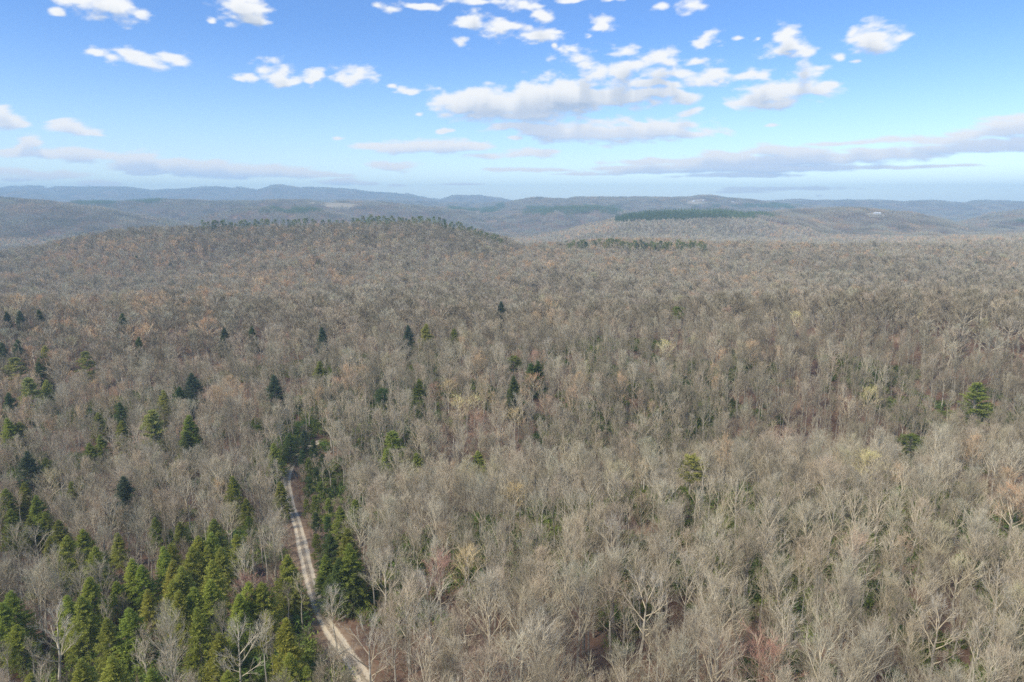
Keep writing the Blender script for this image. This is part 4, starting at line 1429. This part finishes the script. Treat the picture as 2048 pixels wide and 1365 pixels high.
def pine_far(x, y):
    """stands of pine on far hills, placed on the crests where the photo shows them"""
    u, v = to_px(x, y, canopy(x, y))
    r = np.hypot(x, y)
    p = np.zeros(len(x), bool)
    p |= (r > 2300) & (r < 2800) & (u > 1230) & (u < 1560) & (v < np.interp(u, [1230, 1330, 1530], [440, 437, 431]))
    p |= (r > 2800) & (r < 3500) & (u > 470) & (u < 640) & (v < 422)
    p |= (r > 3300) & (u > 150) & (u < 240) & (v < 408) & (r < 4600)
    p |= (r > 3300) & (u > 255) & (u < 330) & (v < 402) & (r < 4600)
    p |= (r > 3300) & (u > 1050) & (u < 1240) & (v < 424) & (v > 411) & (r < 5500)
    p |= (r > 4300) & (u > 1390) & (u < 1600) & (v < 414) & (v > 406) & (r < 6500)
    p |= (r > 4000) & (u > 900) & (u < 1010) & (v < 422) & (r < 5400)
    sp = fbm(x / 60, y / 60, 2, 63)
    p &= (fbm(x / 90, y / 200, 3, 67) > -0.22) | ((r < 2800) & (u > 1230))
    return p | ((sp > 0.62) & (r > 1500))


# clearings and far farm buildings
FARM = [(1754, 427), (1385, 402), (1398, 401), (1465, 404), (1668, 424), (1682, 424)]
fu = np.array([q[0] for q in FARM], float)
fv = np.array([q[1] for q in FARM], float)


def hit_between(u, v, h, y0, y1):
    d = px_dir(u, v)
    t = np.linspace(y0, y1, 900) / d[1]
    X, Y, Z = d[0] * t, d[1] * t, ZC + d[2] * t
    b = Z <= ground(X, Y) + h
    k = int(b.argmax()) if b.any() else int(np.argmin(Z - ground(X, Y)))
    return float(X[k]), float(Y[k])


FXY = [hit_between(1754, 428, 3, 2300, 3300), hit_between(1388, 403, 3, 4000, 6000), hit_between(1398, 402, 3, 4000, 6000), hit_between(1465, 405, 3, 4000, 6300), hit_between(1668, 425, 3, 2300, 3300), hit_between(1683, 425, 3, 2300, 3300)]
FIELDS = [(FXY[0][0], FXY[0][1] - 25, 60, 60), (FXY[1][0] + 10, FXY[1][1] - 40, 90, 90), (FXY[3][0], FXY[3][1] - 20, 40, 60), (FXY[4][0] + 15, FXY[4][1] - 10, 50, 45)]
q1 = hit_between(650, 402, 10, 3300, 4800)
q2 = hit_between(690, 408, 10, 3000, 4800)
FIELDS += [(q1[0], q1[1], 90, 110), ((q1[0] + q2[0]) / 2, (q1[1] + q2[1]) / 2, 80, 110), (q2[0], q2[1], 80, 90)]


def not_field(x, y):
    ok = np.ones(len(x), bool)
    for a, b, rx, ry in FIELDS:
        ok &= ((x - a) / rx) ** 2 + ((y - b) / ry) ** 2 > 1
    return ok


x, y, rg = grid_pts(1500, 2500, 8.2, 0.74, 23)
ok = not_field(x, y)
x, y = x[ok], y[ok]
pf = pine_far(x, y)
tint, pk = tint_field(x, y, rg)
n = len(x)
sc = rg.uniform(0.8, 1.2, n)
C_LOOSE = template_collection('far_trees', [o.data for o in C_FAR.objects] + [geo_mesh('far_pine', far_crown(22, 3.4, 60, True), [M_NEEDLE])])
kk = np.where(pf, 4, rg.integers(0, 4, n))
tint = np.where(pf[:, None], TONES[1], tint)
scatter('bare_forest', C_LOOSE, np.c_[x, y, ground(x, y) - 0.1], np.c_[np.zeros((n, 2)), rg.uniform(0, 6.283, n)], np.c_[sc, sc, sc], kk, tint, 'leafless hardwood forest in the hazy valley behind the ridge', 'forest')

for (r0, r1, lab) in ((2500, 6600, 'hazy leafless forest covering the far hills'), (6600, 10900, 'blue hazed forest on the distant mountains')):
    size = 62 if r0 < 5000 else 120
    x, y, rg = grid_pts(r0, r1, size * 0.9, 0.74, 24)
    ok = not_field(x, y)
    x, y = x[ok], y[ok]
    e = 25.0
    gz = ground(x, y)
    gx = (ground(x + e, y) - gz) / e
    gy = (ground(x, y + e) - gz) / e
    n = len(x)
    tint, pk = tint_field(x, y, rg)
    tint = tint * np.array([0.74, 0.76, 0.78])      # shade between the far crowns, painted into their tint
    pf = pine_far(x, y)
    tint = np.where(pf[:, None], TONES[1] * 1.3, tint)
    pos = np.c_[x, y, gz]
    rot = np.c_[np.arctan(gy), -np.arctan(gx), np.zeros(n)]
    coll = C_TILE
    s1 = size / 62.0
    scl = np.c_[np.full(n, s1), np.full(n, s1), np.full(n, 1.0)]
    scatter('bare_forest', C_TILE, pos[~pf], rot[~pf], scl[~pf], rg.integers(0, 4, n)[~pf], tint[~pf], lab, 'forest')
    if pf.sum() and r0 < 5000:
        x2 = pos[pf]
        scatter('pine_stand', C_PTILE, x2, rot[pf], scl[pf], rg.integers(0, 2, n)[pf], tint[pf], 'dark green pine stands capping the far hills', 'forest')

# ------------------------------------------------------------------ evergreen undergrowth and small saplings in the near woods
C_SHRUB = template_collection('undergrowth', [geo_mesh('laurel_bush', shrub(2.4, 1.8, 420), [M_NEEDLE]) for _ in range(3)])
x, y, rg = grid_pts(70, 420, 3.4, 0.80, 31)
f = fbm(x / 26, y / 26, 3, 71) + 0.28 * fbm(x / 6, y / 6, 2, 72)
dtr = np.min(np.hypot(x[:, None] - TX[None, ::4], y[:, None] - TY[None, ::4]), 1)
keep = (f > -0.06) & (dtr > 4.4)
x, y, f = x[keep], y[keep], f[keep]
n = len(x)
sc = rg.uniform(0.6, 1.9, n) * (0.8 + 0.6 * np.clip(f, 0, 1))
tn = TONES[2][None] * (0.75 + 0.5 * rg.random((n, 1))) * np.where(rg.random(n)[:, None] < 0.3, np.array([[0.7, 0.85, 0.9]]), 1.0)
scatter('evergreen_undergrowth', C_SHRUB, np.c_[x, y, ground(x, y) - 0.1], np.c_[np.zeros((n, 2)), rg.uniform(0, 6.283, n)], np.c_[sc * 1.2, sc * 1.2, sc], rg.integers(0, 3, n), tn, 'green laurel undergrowth on the brown forest floor', 'undergrowth')

BR = [bare_tree(3.2, 1.5, 0.05, 9, 5, 0, 6, 0.024, 0.6, 1.0, (3, 3, 3), False, 0.6) for _ in range(3)]
C_BRUSH = template_collection('brush', [join_geo('brush', a, b, M_BARK, M_TWIG) for a, b in BR])
x, y, rg = grid_pts(70, 330, 2.8, 0.80, 32)
dtr = np.min(np.hypot(x[:, None] - TX[None, ::4], y[:, None] - TY[None, ::4]), 1)
keep = (rg.random(len(x)) < 0.75) & (dtr > 3.3)
x, y = x[keep], y[keep]
n = len(x)
sc = rg.uniform(0.5, 1.5, n)
tb = np.array([[0.34, 0.24, 0.17]]) * (0.8 + 0.5 * rg.random((n, 1))) * (1 + rg.normal(size=(n, 3)) * 0.06)
scatter('leafless_brush', C_BRUSH, np.c_[x, y, ground(x, y) - 0.05], np.c_[np.zeros((n, 2)), rg.uniform(0, 6.283, n)], np.c_[sc, sc, sc], rg.integers(0, 3, n), tb, 'tangled leafless brush under the bare trees', 'undergrowth')


# ------------------------------------------------------------------ far clearings and farm buildings
M_FIELD = mat_plain('dry_grass', (0.46, 0.37, 0.24), 0.9, 0.02, 0.35)
fx = []
vv_, ff_, off = [], [], 0
for a, b, rx, ry in FIELDS:
    n1, n2 = 9, 28
    rr = np.linspace(0, 1, n1)[1:, None]
    th = np.linspace(0, 2 * math.pi, n2, endpoint=False)[None]
    wob = 1 + 0.15 * np.sin(3 * th + a) + 0.1 * np.sin(5 * th + b)
    X = np.r_[[a], (a + rx * rr * wob * np.cos(th)).ravel()]
    Y = np.r_[[b], (b + ry * rr * wob * np.sin(th)).ravel()]
    vtx = np.c_[X, Y, ground(X, Y) + 1.2]
    tri = [(0, 1 + j, 1 + (j + 1) % n2) for j in range(n2)]
    for i in range(n1 - 2):
        for j in range(n2):
            p0, p1 = 1 + i * n2 + j, 1 + i * n2 + (j + 1) % n2
            tri += [(p0, p0 + n2, p1), (p1, p0 + n2, p1 + n2)]
    me = make_mesh('field', vtx, np.array(tri), [M_FIELD], smooth=True)
    struct('field', me)

M_WHITE = mat_plain('white_siding', (0.80, 0.80, 0.78), 0.6, 0.5, 0.06)
M_ROOF = mat_plain('pale_metal_roof', (0.82, 0.82, 0.80), 0.4, 0.5, 0.05)
M_GLASS = mat_plain('dark_window', (0.05, 0.06, 0.07), 0.2, 0.5, 0.1)


def house(name, label, cat, x, y, L, W, Hh, rz, nwin):
    e = bpy.data.objects.new(name, None)
    COL.objects.link(e)
    e.location = (x, y, float(ground(x, y)) + 1.2)
    e.rotation_euler = (0, 0, rz)
    e['label'] = label
    e['category'] = cat
    v, q = box_v(-L / 2, L / 2, -W / 2, W / 2, -3, Hh)
    link('wall', make_mesh('wall', v, None, [M_WHITE], quads=q), e)
    rh = W * 0.28
    rv = np.array([(-L / 2 - .5, -W / 2 - .6, Hh + .02), (L / 2 + .5, -W / 2 - .6, Hh + .02), (L / 2 + .5, W / 2 + .6, Hh + .02), (-L / 2 - .5, W / 2 + .6, Hh + .02), (-L / 2 - .5, 0, Hh + rh), (L / 2 + .5, 0, Hh + rh)])
    rt = np.array([(0, 1, 5), (0, 5, 4), (2, 3, 4), (2, 4, 5), (1, 2, 5), (3, 0, 4), (0, 3, 2), (0, 2, 1)])
    link('roof', make_mesh('roof', rv, rt, [M_ROOF]), e)
    for i in range(nwin):
        cxw = -L / 2 + L * (i + 0.5) / nwin
        v, q = box_v(cxw - 0.9, cxw + 0.9, -W / 2 - 0.08, -W / 2 + 0.02, Hh * 0.35, Hh * 0.75)
        link('window', make_mesh('window', v, None, [M_GLASS], quads=q), e)


house('farm_building', 'long white farm building with pale roof in a clearing on the far right hill', 'building', FXY[0][0], FXY[0][1], 26, 11, 4.5, 0.03, 5)
house('farmhouse', 'tiny white farmhouse, left one of two in the clearing on the far plateau', 'house', FXY[1][0], FXY[1][1], 16, 10, 6, 0.2, 3)
house('farmhouse', 'tiny white farmhouse, right one of two in the clearing on the far plateau', 'house', FXY[2][0] + 30, FXY[2][1], 14, 9, 5, -0.2, 3)
house('farmhouse', 'tiny white farmhouse alone on the crest of the far plateau', 'house', FXY[3][0], FXY[3][1], 16, 10, 6, 0.1, 3)
house('farmhouse', 'tiny pale house, left one of two beside the long farm building hill', 'house', FXY[4][0], FXY[4][1], 10, 8, 4, 0.1, 3)
house('farmhouse', 'tiny pale house, right one of two beside the long farm building hill', 'house', FXY[5][0] + 12, FXY[5][1], 10, 8, 4, 0.3, 3)


# ------------------------------------------------------------------ haze
def build_haze():
    m = bpy.data.materials.new('haze')
    m.use_nodes = True
    t = NT(m.node_tree)
    t.n.clear()
    o = t.node('ShaderNodeOutputMaterial')
    pv = t.node('ShaderNodeVolumePrincipled')
    pv.inputs['Color'].default_value = (0.54, 0.82, 1.0, 1)
    pv.inputs['Density'].default_value = HAZE_DENSITY
    pv.inputs['Anisotropy'].default_value = 0.0
    t.l.new(pv.outputs[0], o.inputs['Volume'])
    L = 11200
    v, q = box_v(-L, L, -L, L, -240, 335)
    h = link('haze', make_mesh('haze', v, None, [m], quads=q))
    h['kind'] = 'stuff'
    h['label'] = 'thin blue haze lying over the valleys and far hills'
    h['category'] = 'haze'


HAZE_DENSITY = 1.4e-4
build_haze()
